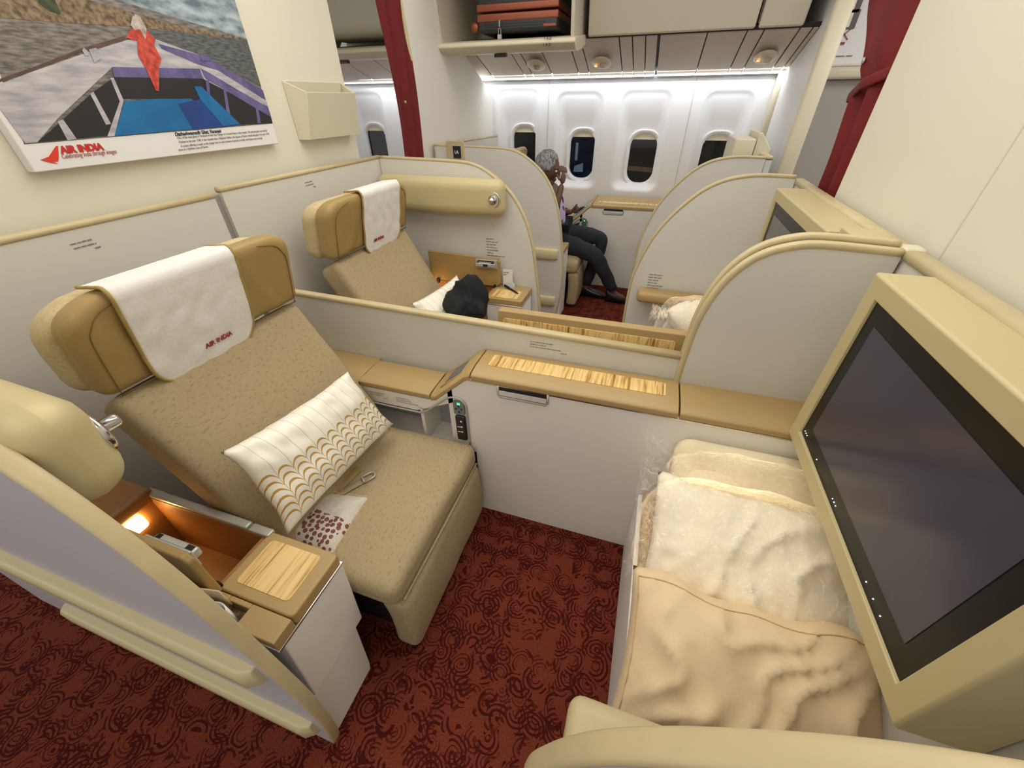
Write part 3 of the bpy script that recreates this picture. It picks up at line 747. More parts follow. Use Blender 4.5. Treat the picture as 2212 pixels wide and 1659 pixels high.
def build_pedestal(label, lamp=True, flap=True):
    """side console between the shell and the seat: drawer pedestal, lid, open cubby with a lamp and raised flap"""
    t = empty('side_console', (-.8, .27, 0), label, 'console')
    body = B()
    prism(body, [(.165, .0), (.165, .535), (.388, .535), (.388, .42), (.368, .262), (.168, .262), (.168, .255), (.165, .255)], 'x', -.835, -.614)
    obj('cabinet_front', prism(B(), [(.168, .262), (.185, .535), (.39, .535), (.372, .262)], 'x', -.835, -.612), M_SHELL2, t, bevel=.004)
    body.free()
    obj('drawer', prism(B(), [(.148, .0), (.162, .258), (.345, .258), (.328, .03), (.322, 0)], 'x', -.835, -.616), M_SHELL2, t, bevel=.004)
    d = B()
    lid = prism(B(), rrect(-.835, -.612, .228, .392, .012, 4), 'z', .541, .577)
    li = obj('table_lid', lid, M_LEDGE, t, bevel=.006)
    obj('wood_inlay', prism(B(), rrect(-.808, -.648, .254, .372, .010, 4), 'z', .575, .5785), M_BAM, li)
    l2 = B()
    box(l2, -.725, -.612, .172, .226, .541, .576); box(l2, -.79, -.725, .214, .226, .541, .576); box(l2, -.835, -.79, .172, .226, .541, .576); box(l2, -.79, -.725, .172, .178, .541, .576)
    obj('pocket_lid', l2, M_LEDGE, t, bevel=.005)
    obj('pocket_liner', box(B(), -.789, -.726, .179, .213, .42, .45), M_DARK, t)
    obj('metal_strip', rbox(B(), (-.833, .17, .534), (-.6095, .393, .542), .003, n=2), M_CHR, t, smooth=True)
    # cubby
    c = B()
    box(c, -1.30, -.836, .372, .388, .20, .572)            # wall beside the seat
    box(c, -1.30, -.836, .186, .205, .20, .572)
    box(c, -1.32, -1.28, .19, .388, .20, .575)
    box(c, -1.30, -.836, .19, .385, .33, .35)
    box(c, -.850, -.836, .19, .385, .20, .57)
    obj('cubby', c, M_LEAD, t, bevel=.004)
    obj('cubby_rail', rbox(B(), (-1.30, .373, .570), (-.90, .397, .586), .005, n=3), M_SIL, t, smooth=True)
    obj('rail_latch', rbox(B(), (-.895, .373, .568), (-.825, .397, .582), .004, n=2), M_SIL, t, smooth=True)
    obj('back_cap', rbox(B(), (-1.42, .188, .55), (-1.274, .39, .60), .012, n=3), M_LEAD, t, smooth=True)
    obj('lamp_lens', prism(B(), rrect(.285, .330, .50, .55, .010, 4), 'x', -1.279, -1.270), M_LAMP, t)
    if flap:
        f = prism(B(), [(-1.28, .578), (-.822, .578), (-.800, .60), (-.80, .735), (-.815, .75), (-1.28, .765)], 'y', .207, .226)
        fl = obj('raised_flap', f, M_LEA, t, bevel=.006)
        h = rbox(B(), (-.955, .224, .69), (-.815, .232, .745), .004, n=3)
        obj('handset_cradle', h, M_SIL, fl, smooth=True)
        obj('handset', rbox(B(), (-.950, .228, .703), (-.825, .250, .728), .006, n=3), M_SIL, fl, smooth=True)
        s = B(); box(s, -.940, -.835, .2315, .2335, .732, .738); box(s, -.9, -.87, .2495, .2505, .708, .722); box(s, -.852, -.832, .232, .247, .7275, .729); box(s, -.944, -.93, .232, .247, .7275, .729)
        obj('handset_screen', s, M_DARK, fl)
        obj('hinge', box(B(), -.842, -.828, .222, .238, .562, .592), M_DARK, fl); obj('hinge', box(B(), -1.235, -1.22, .222, .238, .562, .592), M_DARK, fl)
    return t

def seat(label, dx=0.0, dy=0.0, cloth=True):
    t = empty('airline_seat', (-.8+dx, .70, 0), label, 'airline seat')
    def wob(s, k=.006, f=9):
        n = noise.noise(Vector(s)*f); return n*k
    Y0, Y1 = .398, 1.020
    D = lambda s: Vector((s[0]+dx, s[1]+dy, s[2]))
    # seat cushion
    def cf(s):
        z = s[2]
        if z > .38: z += .010*math.sin((s[1]-Y0)/(Y1-Y0)*math.pi)*sstep(-.49, -.60, s[0]) + wob(s)
        return D((s[0]+wob(s, .004, 6), s[1], z))
    obj('seat_cushion', rbox(B(), (-1.0, Y0, .318), (-.488, Y1, .425), .038, n=18, fn=cf), M_FAB, t, smooth=True)
    pp_ = B(); sweep(pp_, [D((-.487, Y0+.03, .335)), D((-.484, (Y0+Y1)/2, .337)), D((-.487, Y1-.03, .335))], .008, .008, side=(0, 0, 1)); obj('cushion_piping', pp_, M_FAB, t, smooth=True)
    def lf(s): return D((s[0]+wob(s, .006, 7)+(.012*math.sin((s[2])/.33*math.pi)), s[1], s[2]))
    obj('leg_rest', rbox(B(), (-.575, Y0+.012, .025), (-.482, Y1-.012, .325), .030, n=12, fn=lf), M_FAB, t, smooth=True)
    # backrest: slab along s (up) / n (thickness)
    A = Vector((-.835, 0, .385)); C = Vector((-1.150, 0, .935)); up = (C-A).normalized(); nb = Vector((-up.z, 0, up.x)); Lb = (C-A).length
    def bf(s):
        q = A+up*s[2]+nb*s[0]; w = 1-.06*sstep(0, .2, .2-s[2])
        yy = (Y0+Y1)/2+(s[1]-(Y0+Y1)/2)*w
        bul = .010*math.sin((s[1]-Y0)/(Y1-Y0)*math.pi)*math.sin(min(max(s[2]/Lb, 0), 1)*math.pi)
        if s[0] < .03: q = q-nb*(bul+wob((s[0], s[1], s[2]), .005, 6))
        return D((q.x, yy, q.z))
    obj('backrest', rbox(B(), (0, Y0+.004, -.03), (.13, Y1-.004, Lb+.022), .032, n=18, fn=bf), M_FAB, t, smooth=True)
    # headrest
    H0 = Vector((-1.148, 0, .948)); H1 = Vector((-1.098, 0, 1.195)); hu = (H1-H0).normalized(); hn = Vector((-hu.z, 0, hu.x)); Lh = (H1-H0).length
    def drop(s, k):
        e = max(0, .10-(s[1]-Y0), .08-(Y1-s[1]))/.10
        return s[2]-(k*max(0, s[0]-.01)+.042*e*e)*sstep(0, Lh, s[2])
    def hf(s):
        q = H0+hu*drop(s, .30)+hn*s[0]
        cr = 0
        if s[0] < .03: cr = .0045*math.sin(s[1]*60+s[2]*24+4*noise.noise(Vector(s)*7))*abs(noise.noise(Vector(s)*5))*1.6
        q = q+hn*cr
        return D((q.x, s[1], q.z))
    obj('headrest_pad', rbox(B(), (0, Y0-.002, 0), (.085, Y1+.008, Lh), .032, n=26, fn=hf), M_LEA, t, smooth=True)
    def of(s):
        q = H0+hu*drop(s, .30)+hn*s[0]; return D((q.x, s[1]+wob(s, .006, 6), q.z))
    obj('headrest_back', rbox(B(), (.070, Y0-.010, -.02), (.165, Y1+.006, Lh-.004), .040, n=14, fn=of), M_FABC, t, smooth=True)
    sm = B()
    yl0, yl1 = Y0+.026, Y1-.024
    pth = [(p.x, p.y) for p in smooth_path([(yl0, .004, 0), (yl0, Lh-.10, 0), (yl0+.012, Lh-.062, 0), (yl0+.04, Lh-.034, 0), (yl0+.10, Lh-.016, 0)], 5)]
    sweep(sm, [D((H0+hu*z-hn*.0015) + Vector((0, y, 0))) for y, z in pth], .0022, .0022, side=hn)
    pth = [(p.x, p.y) for p in smooth_path([(yl1, .004, 0), (yl1, Lh-.10, 0), (yl1-.012, Lh-.06, 0), (yl1-.04, Lh-.032, 0), (yl1-.10, Lh-.016, 0)], 5)]
    sweep(sm, [D((H0+hu*z-hn*.0015) + Vector((0, y, 0))) for y, z in pth], .0022, .0022, side=hn)
    sweep(sm, [D((H0+hn*.0+hu*.004) + Vector((0, y, 0))) for y in (Y0+.02, .7, Y1-.02)], .004, .004, side=(0, 0, 1))
    obj('headrest_piping', sm, mat('seam_brown', (120, 94, 52), .6), t, smooth=True)
    obj('seat_base', box(B(), -1.15+dx, -.60+dx, .46, .95, .0, .32), M_DARK, t, bevel=.02)
    if cloth:
        n, m = 30, 46; bm = B(); rows = []; edge = []
        ya, yb_ = .495, .812; tot = Lh+.14; rr = .085
        def cp(y, s, lift=.006):
            # s from 0 (back end of the top) to tot (hanging hem)
            if s < .11:
                a = s/.11; q = H0+hu*(Lh+.002+lift-.30*.075*(1-a))+hn*(.018+.072*(1-a))
            elif s < .14:
                a = (s-.11)/.03*math.pi/2; q = H0+hu*(Lh-.02+(.024+lift)*math.cos(a))+hn*(.0+.018-(.022+lift)*math.sin(a)+.002)
            else:
                q = H0+hu*(Lh-.02-(s-.14)) - hn*(.004+lift*.5)
            wv = .005*noise.noise(Vector((y*14, s*16, 3+dx)))+.003*math.sin(y*46+s*20+dx*9)*sstep(.1, .3, s)
            q = q-hn*(abs(wv)+.001)
            return D((q.x, y, q.z))
        for j in range(m+1):
            s = tot*j/m*1.055; s = min(s, tot*1.055)
            S = tot*1.055; dd = S-s; ins = 0
            if dd < rr: ins = rr-math.sqrt(max(rr*rr-(rr-dd)**2, 0))
            slant = (s/S-.5)*.008
            row = [bm.verts.new(cp(ya+ins+(yb_-ya-2*ins)*i/n+slant, s)) for i in range(n+1)]
            rows.append(row)
        for j in range(m):
            for i in range(n):
                bm.faces.new((rows[j][i], rows[j][i+1], rows[j+1][i+1], rows[j+1][i]))
        border = [r_[0].co.copy() for r_ in rows]+[v.co.copy() for v in rows[-1][1:-1]]+[r_[-1].co.copy() for r_ in reversed(rows)]
        cl = obj('headrest_cloth', bm, M_CLOTH, None, smooth=True, recalc=False, solid=.002)
        tag(cl, 'white cloth with red airline lettering draped over the headrest of the '+('near' if FLIP is None else 'far centre')+' suite seat', 'headrest cloth', None)
        obj('binding', tube(B(), border, .0042, 6), mat('binding_olive', (166, 140, 78), .7), cl, smooth=True)
        # lettering, drawn unmirrored
        pm_ = H0+hu*.018-hn*.014
        if FLIP is None: o = Vector((pm_.x+dx, .642, pm_.z))
        else: o = Vector((pm_.x+dx, 2*YD-.745-dy, pm_.z))
        tx = text('AIR INDIA', .021, o, (0, 1, 0), hu, bold=.0002, ext=.001, sx=.92)
        obj('cloth_lettering', tx, M_RED, cl, raw=True)
    return t

# ---- the near suite (D)
FLIP = None
build_shell('near curved grey privacy shell with cream bumper strips and gold bolster, lower left corner')
build_pedestal('near side console with square wood inlay lid, open lit cubby and raised flap')
seat('large near beige airline seat facing the big screen')
# ---- the far centre suite (G)
FLIP = 'G'
sg = build_shell('grey privacy shell behind the far centre seat with long gold bolster and chrome lamp')
build_pedestal('side console beyond the far centre seat, tan flap standing open behind a wooden table lid')
seat('beige airline seat behind the low centre divider', dx=-.135, dy=.008)
# ---- the window suite (K)
FLIP = 'K'
sk = build_shell('grey privacy shell of the window suite with seat sign, beside the far aisle', bolster=False)
seat('beige airline seat under the seated person by the windows', dx=.0, cloth=False)
pk_ = empty('side_console', (-.8, .27, 0), 'small tan topped console showing right of the window suite shell', 'console')
obj('cabinet_front', box(B(), -.835, -.575, .168, .39, 0, .545), M_SHELL2, pk_, bevel=.004)
obj('table_lid', rbox(B(), (-.84, .166, .545), (-.57, .392, .585), .008, n=3), M_LEDGE, pk_, smooth=True)
FLIP = None
p = at(988, 326, 'y', 2.97)
sgp = obj('seat_sign', prism(B(), rrect(p.x-.085, p.x+.055, p.z-.10, p.z+.062, .015), 'y', 2.964, 2.976), M_TRIM, sk, raw=True, bevel=.004)
obj('sign_face', box(B(), p.x-.03, p.x+.03, 2.961, 2.966, p.z-.045, p.z+.03), M_GUN, sgp, raw=True)
obj('sign_lettering', text('1A', .03, (p.x-.022, 2.9605, p.z-.017), (1, 0, 0), (0, 0, 1), bold=.0008), M_WHITE, sgp, raw=True)
# ---- partitions behind the suites (aft)
def aft(label, y0, y1, z0, z1):
    t = empty('low_partition', (-1.565, (y0+y1)/2, 0), label, 'partition', raw=True)
    obj('partition_panel', prism(B(), [(y0, 0), (y1, 0), (y1, z1-.008), (y0, z0-.008)], 'x', -1.578, -1.553), M_SHELL, t, raw=True)
    obj('edge_trim', sweep(B(), [(-1.565, y0, z0), (-1.565, (y0+y1)/2, (z0+z1)/2), (-1.565, y1, z1)], .032, .020, side=(1, 0, 0)), M_TRIM, t, raw=True, smooth=True)
    return t
pa = aft('grey partition with tan top edge behind the near seat', .165, 1.170, 1.25, 1.248)
pb = aft('grey partition with tan top edge behind the far centre seat', 1.203, 2.262, 1.262, 1.262)
obj('joint_strip', box(B(), -1.60, -1.570, 1.170, 1.203, .3, 1.245), mat('joint_grey', (150, 148, 142), .4), pa, raw=True)
pc_ = aft('white partition with tan top edge behind the window seat', 3.0, 4.30, 1.262, 1.235)
d_ = B(); dashes(d_, at(152, 530, 'x', -1.552), (0, 1, 0), (0, 0, 1), [(0, .055), (.002, .058), (.05, .016)], .012, .006, (1, 0, 0)); obj('placard_print', d_, M_GREYT, pa, raw=True, recalc=False)
d_ = B(); dashes(d_, at(658, 396, 'x', -1.552), (0, 1, 0), (0, 0, 1), [(0, .05), (.002, .052), (.05, .016)], .012, .006, (1, 0, 0)); obj('placard_print', d_, M_GREYT, pb, raw=True, recalc=False)
# shell placard and folding card of the far centre suite
d_ = B(); dashes(d_, at(1050, 516, 'y', 2.251), (1, 0, 0), (0, 0, 1), [(0, .05), (0, .075), (0, .062), (.003, .066), (0, .074), (.004, .04), (0, .12), (0, .085)], .0165, .007, (0, -1, 0))
obj('placard_print', d_, M_GREYT, sg, raw=True, recalc=False)

# ---- centre divider
dv = empty('centre_divider', (-.3, 1.21, 0), 'low grey divider with tan rail between the centre suites rising into a curved screen', 'divider')
low = [(-1.552, .876), (-1.35, .874), (-.456, .856), (.19, .842)]
obj('low_panel', prism(B(), low+[(.19, .58), (-1.552, .58)], 'y', 1.198, 1.222), M_SHELL, dv)
obj('low_rail', sweep(B(), [(x, 1.21, z) for x, z in low], .034, .022), M_TRIM, dv, smooth=True)
hi = smooth_path([(.190, .73, 0), (.192, .84, 0), (.200, .976, 0), (.225, 1.075, 0), (.262, 1.145, 0), (.312, 1.192, 0), (.38, 1.218, 0), (.45, 1.224, 0), (.60, 1.219, 0)], 6)
def high_screen(y, dz, name):
    P = [(p.x, p.y+dz) for p in hi]
    h = obj(name, prism(B(), P+[(.60, .70), (.19, .70)], 'y', y-.010, y+.010), M_SHELL, dv)
    obj('edge_trim', sweep(B(), [(x, y, z) for x, z in P], .026, .020), M_TRIM, h, smooth=True)
high_screen(1.197, 0, 'screen_panel'); high_screen(1.228, .012, 'screen_panel')
d_ = B(); dashes(d_, at(1145, 738, 'y', 1.197), (1, 0, 0), (0, 0, 1), [(0, .085), (0, .06), (0, .115), (.115, .022)], .0105, .0045, (0, -1, 0)); obj('placard_print', d_, M_GREYT, dv, recalc=False)

# ---- ledge consoles
def ledge(FL, label, back, handle=True):
    global FLIP
    FLIP = FL
    t = empty('ledge_console', (-.3, 1.1, 0), label, 'console')
    Y = 1.029
    obj('console_body', box(B(), -.52, .60, Y, back, 0, .724), M_SHELL2, t)
    lb = B()
    prism(lb, [(-1.55, 0), (-.50, 0), (-.50, .722), (-.53, .715), (-.68, .588), (-1.55, .588)], 'y', Y+.14, back)
    box(lb, -1.55, -.50, Y, Y+.14, 0, .36)
    prism(lb, [(-.60, .30), (-.51, .30), (-.51, .722), (-.53, .712), (-.60, .655)], 'y', Y+.002, Y+.14)
    prism(lb, [(-1.55, .52), (-.75, .52), (-.66, .56), (-.58, .60), (-.58, .672), (-.68, .588), (-1.55, .588)], 'y', Y+.002, Y+.03)
    box(lb, -.735, -.722, Y+.004, Y+.14, .34, .54)
    obj('console_side', lb, M_SHELL2, t)
    def sec(x, z, drop=0.0):
        return [(x, Y-.002, z-.003), (x, Y-.001, z+.014), (x, Y+.010, z+.022), (x, Y+.052, z+.028), (x, back-.03, z+.028), (x, back, z+.028), (x, back, z-.02), (x, Y+.02, z-.02)]
    obj('ledge_top', loft(B(), [sec(-.498, .727), sec(.1965, .727)]), M_LEDGE, t, bevel=.004)
    obj('forward_ledge_top', loft(B(), [sec(.2005, .727), sec(.60, .727)]), M_LEDGE, t, bevel=.004)
    obj('wood_inlay', prism(B(), rrect(-.455, .155, Y+.062, Y+.135, .008, 4), 'z', .7535, .7565), M_BAM, t)
    lw = .592
    obj('ledge_slope', loft(B(), [sec(-.675, lw), sec(-.655, lw+.006), sec(-.525, .716), sec(-.502, .727)]), M_LEDGE, t, bevel=.003)
    obj('low_ledge', loft(B(), [sec(-1.55, lw), sec(-1.0, lw)]), M_LEDGE, t, bevel=.003)
    lid = loft(B(), [[(x, Y-.001, lw+.004), (x, Y, lw+.020), (x, Y+.01, lw+.026), (x, back-.02, lw+.031), (x, back-.02, lw+.0), (x, Y+.02, lw)] for x in (-.997, -.679)])
    obj('low_ledge_lid', lid, M_LEDGE, t, bevel=.003)
    obj('metal_strip', box(B(), -.51, .60, Y-.003, Y+.004, .719, .7235), M_CHR, t)
    # touch screen on the slope
    f = [(-.655, .0), (-.53, 1.0)]
    def sp(x, y, up=0):
        a = (x+.655)/.13; return (x-.0, y, lw+.034+(.110)*a+up)
    fr = B()
    loft(fr, [[sp(-.645, Y+.030, .0), sp(-.535, Y+.030, .0), sp(-.535, Y+.155, .0), sp(-.645, Y+.155, .0)], [sp(-.645, Y+.030, .004), sp(-.535, Y+.030, .004), sp(-.535, Y+.155, .004), sp(-.645, Y+.155, .004)]])
    tf = obj('touch_panel', fr, M_LEDGE, t)
    fr = B()
    loft(fr, [[sp(-.628, Y+.045, .003), sp(-.552, Y+.045, .003), sp(-.552, Y+.14, .003), sp(-.628, Y+.14, .003)], [sp(-.628, Y+.045, .006), sp(-.552, Y+.045, .006), sp(-.552, Y+.14, .006), sp(-.628, Y+.14, .006)]])
    obj('touch_screen', fr, M_SCRG, tf)
    # power socket and call panel
    w = B(); pth = smooth_path([(-1.4, Y-.003, .520), (-.80, Y-.003, .515), (-.715, Y-.003, .525), (-.66, Y-.003, .568), (-.60, Y-.003, .62), (-.555, Y-.003, .628), (-.527, Y-.003, .60), (-.523, Y-.003, .54), (-.523, Y-.003, .40)], 5)
    obj('panel_outline', tube(w, pth, .004, 6), M_SIL, t, smooth=True)
    s = prism(B(), rrect(-.577, -.533, .552, .615, .005, 3), 'y', Y-.007, Y+.004); so = obj('power_socket', s, mat('socket_grey', (120, 124, 124), .35), t)
    h = B()
    for (a, b) in ((-.566, .580), (-.555, .566), (-.544, .580), (-.555, .592)): box(h, a-.003, a+.003, Y-.008, Y-.006, b-.004, b+.004)
    obj('socket_holes', h, M_DARK, so)
    obj('green_light', box(B(), -.559, -.549, Y-.009, Y-.006, .602, .609), M_LED, so)
    s = rbox(B(), (-.575, Y-.012, .42), (-.532, Y+.004, .545), .008, n=3); so = obj('call_handset', s, M_GUN, t, smooth=True)
    h = B()
    for b in (.52, .492, .466): box(h, -.553+.0, -.545, Y-.0135, Y-.0115, b, b+.006)
    box(h, -.566, -.556, Y-.0135, Y-.0115, .492, .495); box(h, -.566, -.556, Y-.0135, Y-.0115, .466, .469)
    obj('button_marks', h, M_WHITE, so)
    obj('cubby_back', box(B(), -1.5, -.60, Y+.13, Y+.142, .34, .56), mat('cubby_grey', (176, 176, 180), .5), t)
    if handle:
        fr = B()
        P = [(-.395, .722), (-.395, .685), (-.388, .676), (-.222, .676), (-.215, .685), (-.215, .722)]
        ho = obj('drawer_handle', tube(B(), [(x, Y-.002, z) for x, z in P], .0045, 6), M_SIL, t, smooth=True)
        obj('handle_plate', prism(B(), [(-.39, .684), (-.22, .684), (-.22, .703), (-.39, .703)], 'y', Y-.005, Y+.002), mat('handle_bright', (226, 226, 222), .25, metal=.2), ho)
        obj('handle_gap', prism(B(), [(-.39, .703), (-.22, .703), (-.22, .722), (-.39, .722)], 'y', Y-.002, Y+.002), M_DARK, ho)
    FLIP = None
    return t
lg_ = ledge(None, 'long near console with wood inlay ledge, touch screen and silver handle beside the near seat', 1.197)
d_ = B(); dashes(d_, (-.955, 1.029, .568), (1, 0, 0), (0, 0, 1), [(0, .07), (0, .06), (.06, .02)], .010, .0045, (0, -1, 0)); obj('placard_print', d_, M_GREYT, lg_, recalc=False); d_ = B()
dashes(d_, (-.835, 1.029, .566), (1, 0, 0), (0, 0, 1), [(0, .065), (0, .07), (0, .10), (.1, .02)], .010, .0045, (0, -1, 0)); obj('placard_print', d_, M_GREYT, lg_, recalc=False)
ledge('G', 'console hidden behind the centre divider beside the far centre seat', 1.19, handle=False)
ledge('K', 'white window side console with tan ledge behind the seated person', 1.45)
# raised wood lid behind the divider
rl = empty('raised_table_lid', (-.13, 1.28, .75), 'tan table lid with wood inlay standing open behind the divider rail', 'table lid')
def rlq(q):
    a = (q[2]-.755)*.10; return (q[0], q[1]+a, q[2])
obj('lid_slab', prism(B(), rrect(-.478, .200, .75, .885, .008, 3), 'y', 1.262, 1.298, rlq), M_LEDGE, rl, bevel=.005)
obj('wood_inlay', prism(B(), rrect(-.455, .165, .74, .858, .008, 3), 'y', 1.259, 1.263, rlq), M_BAMV, rl)

# ---- forward partition, screens, footrests
fp = empty('forward_partition', (.615, 1.2, 0), 'long grey forward partition with tan top rail behind the screens', 'partition')
obj('partition_panel', box(B(), .607, .640, -.20, 2.27, .0, 1.205), M_SHELL, fp)
for a, b in ((-.20, 1.193), (1.232, 2.28)):
    obj('top_rail', sweep(B(), [(.622, a, 1.213), (.622, (a+b)/2, 1.213), (.622, b, 1.215)], .045, .026, side=(1, 0, 0)), M_TRIM, fp, smooth=True)
obj('rail_joint', rbox(B(), (.598, 1.188, 1.196), (.648, 1.238, 1.232), .012, n=3), M_CREAM, fp, smooth=True)

FLIP = 'K'
fk = empty('forward_partition', (.62, .7, 0), 'grey forward partition of the window suite under the cream monitor box', 'partition')
obj('partition_panel', box(B(), .607, .640, .16, 1.46, 0, 1.225), M_SHELL, fk)
obj('top_rail', sweep(B(), [(.622, .16, 1.232), (.622, 1.46, 1.232)], .045, .022, side=(1, 0, 0)), M_TRIM, fk, smooth=True)
FLIP = None
def screen(FL, label):
    global FLIP
    FLIP = FL
    t = empty('tv_screen', (.55, .69, .74), label, 'screen')
    y0, y1, z0, z1 = .345, 1.040, .742, 1.216
    b = B()
    # front frame ring
    def rect(x, a, c): return [(x, y0+a, z0+c), (x, y1-a, z0+c), (x, y1-a, z1-c), (x, y0+a, z1-c)]
    loft(b, [rect(.60, .0, .0), rect(.499, .0, .0), rect(.495, .004, .004), [(.495, .390, .786), (.495, .990, .786), (.495, .990, 1.172), (.495, .390, 1.172)], [(.505, .392, .788), (.505, .988, .788), (.505, .988, 1.170), (.505, .392, 1.170)]], caps=False)
    obj('frame', b, M_GOLD, t, bevel=.0025, seg=2)
    obj('bezel', prism(B(), rrect(.391, .989, .787, 1.171, .008, 3), 'x', .5015, .510), M_BEZ, t)
    obj('display', prism(B(), rrect(.432, .948, .832, 1.128, .002, 2), 'x', .5005, .503), M_SCR if FL is None else M_SCRG, t)
    d = B()
    for yy in (.975, .966, .957, .868, .745, .735, .725, .735, .55, .518, .488):
        dz = .803+.0*yy
        bmesh.ops.create_icosphere(d, subdivisions=1, radius=.0016, matrix=Matrix.Translation((.501, yy, dz)))
    obj('indicator_dots', d, M_STAR, t)
    FLIP = None
    return t
screen(None, 'large gold framed dark screen on the right above the bedding')
screen('G', 'gold framed screen beyond the curved divider, partly hidden')
FLIP = 'G'
g2 = empty('screen_arm_box', (.58, 1.1, 1.1), 'small gold housing at the side of the far centre screen', 'housing')
obj('housing', rbox(B(), (.52, 1.045, .80), (.602, 1.15, 1.232), .006, n=2), M_GOLD, g2, smooth=True)
FLIP = 'K'
g2 = empty('monitor_box', (.55, .7, .9), 'cream folded monitor box on top of the window suite forward partition', 'screen')
obj('housing', rbox(B(), (.44, .35, .9), (.56, .75, 1.315), .012, n=3), M_CREAM, g2, smooth=True)
obj('bracket', prism(B(), [(.56, .9), (.600, .9), (.655, 1.26), (.585, 1.345), (.565, 1.345)], 'y', .36, .72), M_CREAM, g2, bevel=.006)
FLIP = None

def fwd_panel(FL, label, pad=True):
    global FLIP
    FLIP = FL
    t = empty('forward_side_panel', (.3, .155, 0), label, 'partition')
    P = smooth_path([(-.028, 0, 0), (-.030, .35, 0), (-.027, .66, 0), (.0, .80, 0), (.045, .925, 0), (.10, 1.02, 0), (.17, 1.105, 0), (.235, 1.165, 0), (.31, 1.207, 0), (.39, 1.228, 0), (.47, 1.236, 0), (.60, 1.234, 0)], 5)
    pr_ = [(p.x, p.y) for p in P]
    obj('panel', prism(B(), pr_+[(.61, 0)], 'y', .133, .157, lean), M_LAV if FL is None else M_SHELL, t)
    obj('edge_trim', sweep(B(), [lean((x, .145, z)) for x, z in pr_], .031, .016, side=(0, 1, 0), nn=16), M_TRIM, t, smooth=True)
    if pad:
        obj('arm_pad', rbox(B(), (.018, .152 if FL is None else .17, .598), (.56, .270, .662), .026, n=8), M_TRIM if FL is None else M_LEDGE, t, smooth=True)
    FLIP = None
    return t
fwd_panel(None, 'near forward side panel with thick tan curved top edge, bottom right corner')
tg = fwd_panel('G', 'far centre suite forward side panel with curved tan edge and long tan pad')
fwd_panel('K', 'window suite forward side panel with curved edge beyond the far aisle', pad=False)
d_ = B(); dashes(d_, at(1402, 593, 'y', 2.251), (1, 0, 0), (0, 0, 1), [(0, .075), (0, .07), (0, .055), (0, .05), (0, .085), (0, .065), (.08, .02)], .0155, .007, (0, -1, 0))
obj('placard_print', d_, M_GREYT, tg, recalc=False)

def footrest(FL, label):
    global FLIP
    FLIP = FL
    t = empty('footrest', (.35, .72, 0), label, 'footrest')
    obj('footrest_box', box(B(), .145, .606, .42 if FL is None else .40, 1.027, 0, .345), M_SHELL2, t, bevel=.006)
    obj('footrest_cushion', rbox(B(), (.158, .395, .335), (.605, 1.02, .385), .02, n=8), M_LEDGE, t, smooth=True)
    FLIP = None
    return t
footrest(None, 'near white footrest box with tan cushion top under the bedding')
footrest('G', 'far centre footrest carrying a bagged pillow, mostly hidden')

# ---- bedding
def soft(label, name, cat, c, size, tilt, m, seed, twist=0, wr=.012, puff=.10, roll=0, wf=7):
    """puffy cushion: size (x, along, thick); tilt leans it about the x axis"""
    L, Wd, T = size; n, k = 44, 30; bm = B(); uvl = bm.loops.layers.uv.new('UVMap')
    R = Matrix.Rotation(twist, 3, 'Z') @ Matrix.Rotation(tilt, 3, 'X') @ Matrix.Rotation(roll, 3, 'Y')
    grid = {}
    for sgn in (1, -1):
        for j in range(k+1):
            for i in range(n+1):
                u, v = i/n*2-1, j/k*2-1
                e = (1-abs(u)**3.2)**.55*(1-abs(v)**3.2)**.55 if abs(u) < 1 and abs(v) < 1 else 0
                pin = 1-puff*(abs(u)*abs(v))**.0*0
                px = u*L/2*(1-.06*(1-abs(v))**1*0-.045*(1-v*v)*0+.0)*(1-.05*math.cos(v*math.pi/2))
                py = v*Wd/2*(1-.05*math.cos(u*math.pi/2))
                nz = noise.noise(Vector((u*wf*.3+seed, v*wf*.3, seed)))*wr*.7+noise.noise(Vector((u*wf*1.2+seed, v*wf*.6+u*2, seed*2)))*wr*.3
                wx = (u*1.5-v*.55)*1.5+noise.noise(Vector((u*1.2+seed, v*1.2, 2)))*.9; wy = (v*.9+u*.5)*.55
                nz += (1-abs(noise.noise(Vector((wx*1.3+seed, wy*1.0, seed)))))**10*wr*1.5-wr*.25
                nz += (1-abs(noise.noise(Vector((u*2.6+v*.8+seed, v*.9-u*.3, seed+4)))))**9*wr*.5
                if v > .3: py += noise.noise(Vector((u*2.2+seed, 5, 1)))*.022*(v-.3)/.7
                pz = sgn*e*T/2+(nz*(.35+.65*e) if sgn > 0 else nz*.35)
                key = (sgn if e > 0 else 0, i, j)
                if key not in grid:
                    grid[key] = bm.verts.new(Vector(c)+R@Vector((px, py, pz)))
        for j in range(k):
            for i in range(n):
                def gv(a, b_):
                    kk = (sgn, a, b_); return grid[kk] if kk in grid else grid[(0, a, b_)]
                q = [gv(i, j), gv(i+1, j), gv(i+1, j+1), gv(i, j+1)]
                cs = [(i, j), (i+1, j), (i+1, j+1), (i, j+1)]
                f = bm.faces.new(q)
                for lp_, (a, b_) in zip(f.loops, cs): lp_[uvl].uv = (a/n, b_/k)
    seam_a = [grid[(1, i, k-2)].co.copy() for i in range(1, n)]; seam_b = [grid[(1, 1, j)].co.copy() for j in range(1, k-1)]
    o = obj(name, bm, m, None, smooth=True)
    tag(o, label, cat)
    if name == 'bed_pillow' and m is M_PIL:
        up_ = R @ Vector((0, 0, 1)); g_ = B(); tube(g_, [q+up_*.0005 for q in seam_a], .0016, 5)
        obj('hem_seam', g_, mat('seam_gold', (206, 168, 110), .7), o, smooth=True)
        g_ = B(); tube(g_, [q+up_*.0005 for q in seam_b], .0016, 5); obj('side_seam', g_, mat('seam_gold', (206, 168, 110), .7), o, smooth=True)
    return o
